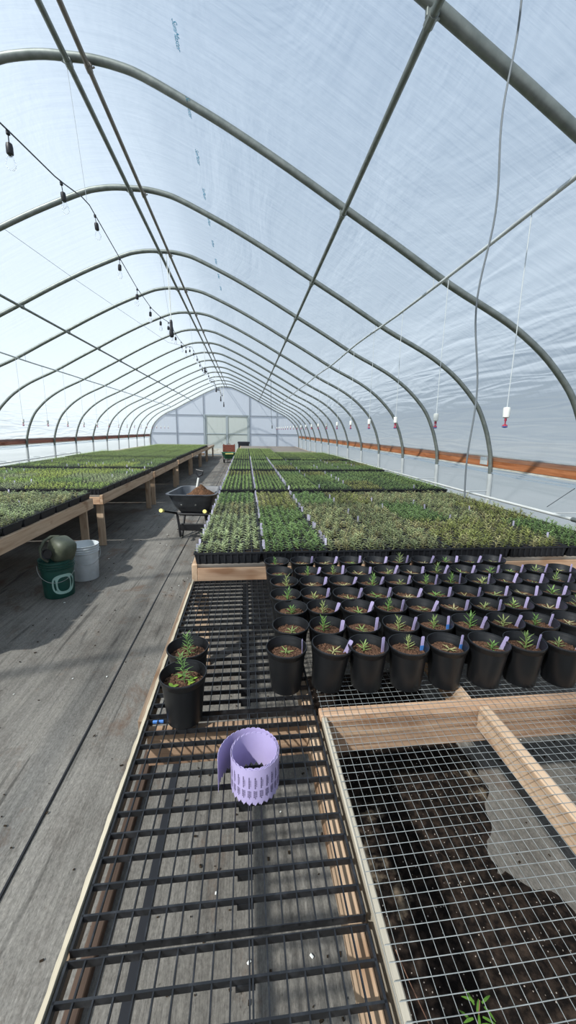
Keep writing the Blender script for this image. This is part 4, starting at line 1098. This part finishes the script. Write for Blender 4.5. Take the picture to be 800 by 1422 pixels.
sh = empty('shovel', (-.76, 5.90, .60)); sh.rotation_euler = (-.12, .16, -.3)
b = MB(); b.tube([(0, 0, -.02), (0, 0, .25)], .016, 8); b.build('shaft', M['pvc'], sh, smooth=True)
b = MB(); b.tube([(0, 0, .24), (0, 0, .27), (-.05, 0, .31), (-.056, 0, .36), (.056, 0, .36), (.05, 0, .31), (0, 0, .27)], .012, 8); b.build('d_grip', M['frame_black'], sh, smooth=True)
b = MB(); b.loft([[(-.03, 0, -.02), (.03, 0, -.02), (.028, .006, -.02), (-.028, .006, -.02)], [(-.085, -.01, -.05), (.085, -.01, -.05), (.083, .0, -.05), (-.083, .0, -.05)], [(-.075, -.03, -.14), (.075, -.03, -.14), (.073, -.026, -.14), (-.073, -.026, -.14)]]); b.build('blade', M['galv'], sh)
tag(sh, 'shovel with a white shaft and black grip stuck in the wheelbarrow soil', 'shovel')

# ------------------------------------------------------------------ things by the far door
c = empty('wooden_crate', (-.93, 22.0, 0))
b = MB()
for k in range(6): b.bbox(-.33, .33, -.29, -.27, .03 + .12 * k, .135 + .12 * k, .004); b.bbox(-.33, .33, .27, .29, .03 + .12 * k, .135 + .12 * k, .004); b.bbox(-.33, -.31, -.27, .27, .03 + .12 * k, .135 + .12 * k, .004); b.bbox(.31, .33, -.27, .27, .03 + .12 * k, .135 + .12 * k, .004)
b.build('slats', M['redbrown'], c)
b = MB()
for x_ in (-.31, .27):
    for y_ in (-.27, .23): b.bbox(x_, x_ + .04, y_, y_ + .04, 0, .78, .004)
b.bbox(-.31, .31, -.27, .27, .03, .05, .002); b.build('posts', M['redbrown'], c)
b = MB(); b.tube([(-.08, -.28, .74), (-.06, -.28, .82), (.06, -.28, .82), (.08, -.28, .74)], .014, 6); b.build('handle', M['redbrown'], c)
tag(c, 'reddish brown slatted crate standing in front of the far door', 'crate')
c = empty('storage_tote', (-.12, 21.2 + 1.35, 0))
b = MB(); b.loft([rrect(.28, .20, 0, rc=.04), rrect(.31, .225, .80, rc=.05), rrect(.335, .25, .80, rc=.05), rrect(.335, .25, .86, rc=.05), rrect(.30, .215, .86, rc=.04), rrect(.27, .19, .03, rc=.04)]); b.build('tote_body', M['darkbox'], c, smooth=True)
b = MB(); b.loft([rrect(.34, .255, .86, rc=.05), rrect(.345, .26, .89, rc=.05), rrect(.31, .225, .91, rc=.05)]); b.build('lid', M['darkbox'], c, smooth=True)
tag(c, 'tall black storage tote beside the reddish crate', 'storage tote')
c = empty('garden_cart', (-.83, 19.0, 0), .2)
b = MB(); b.loft([rrect(.20, .30, .20, rc=.05), rrect(.29, .42, .48, rc=.07), rrect(.30, .43, .49, rc=.07), rrect(.27, .40, .485, rc=.06), rrect(.18, .28, .22, rc=.05)]); b.build('cart_tub', M['greencart'], c, smooth=True)
b = MB(); b.bbox(-.22, .16, -.45, -.43, .43, .475, .004); b.build('yellow_strip', M['yellow'], c)
for x_ in (-.24, .24):
    b = MB(); b.lathe([(0, -.03), (.07, -.03), (.13, -.028), (.145, 0), (.13, .028), (.07, .03), (0, .03)], 20); q = b.build('wheel', M['frame_black'], c, smooth=True, loc=(x_, -.12, .146)); q.rotation_euler.y = PI / 2
b = MB(); b.tube([(-.24, -.12, .15), (.24, -.12, .15)], .012, 6); b.tube([(0, -.12, .15), (0, -.12, .21)], .02, 6).tube([(0, .3, .20), (0, .32, .012)], .016, 6); b.build('axle', M['frame_black'], c)
tag(c, 'small green garden cart with a yellow strip at the end of the aisle', 'garden cart')
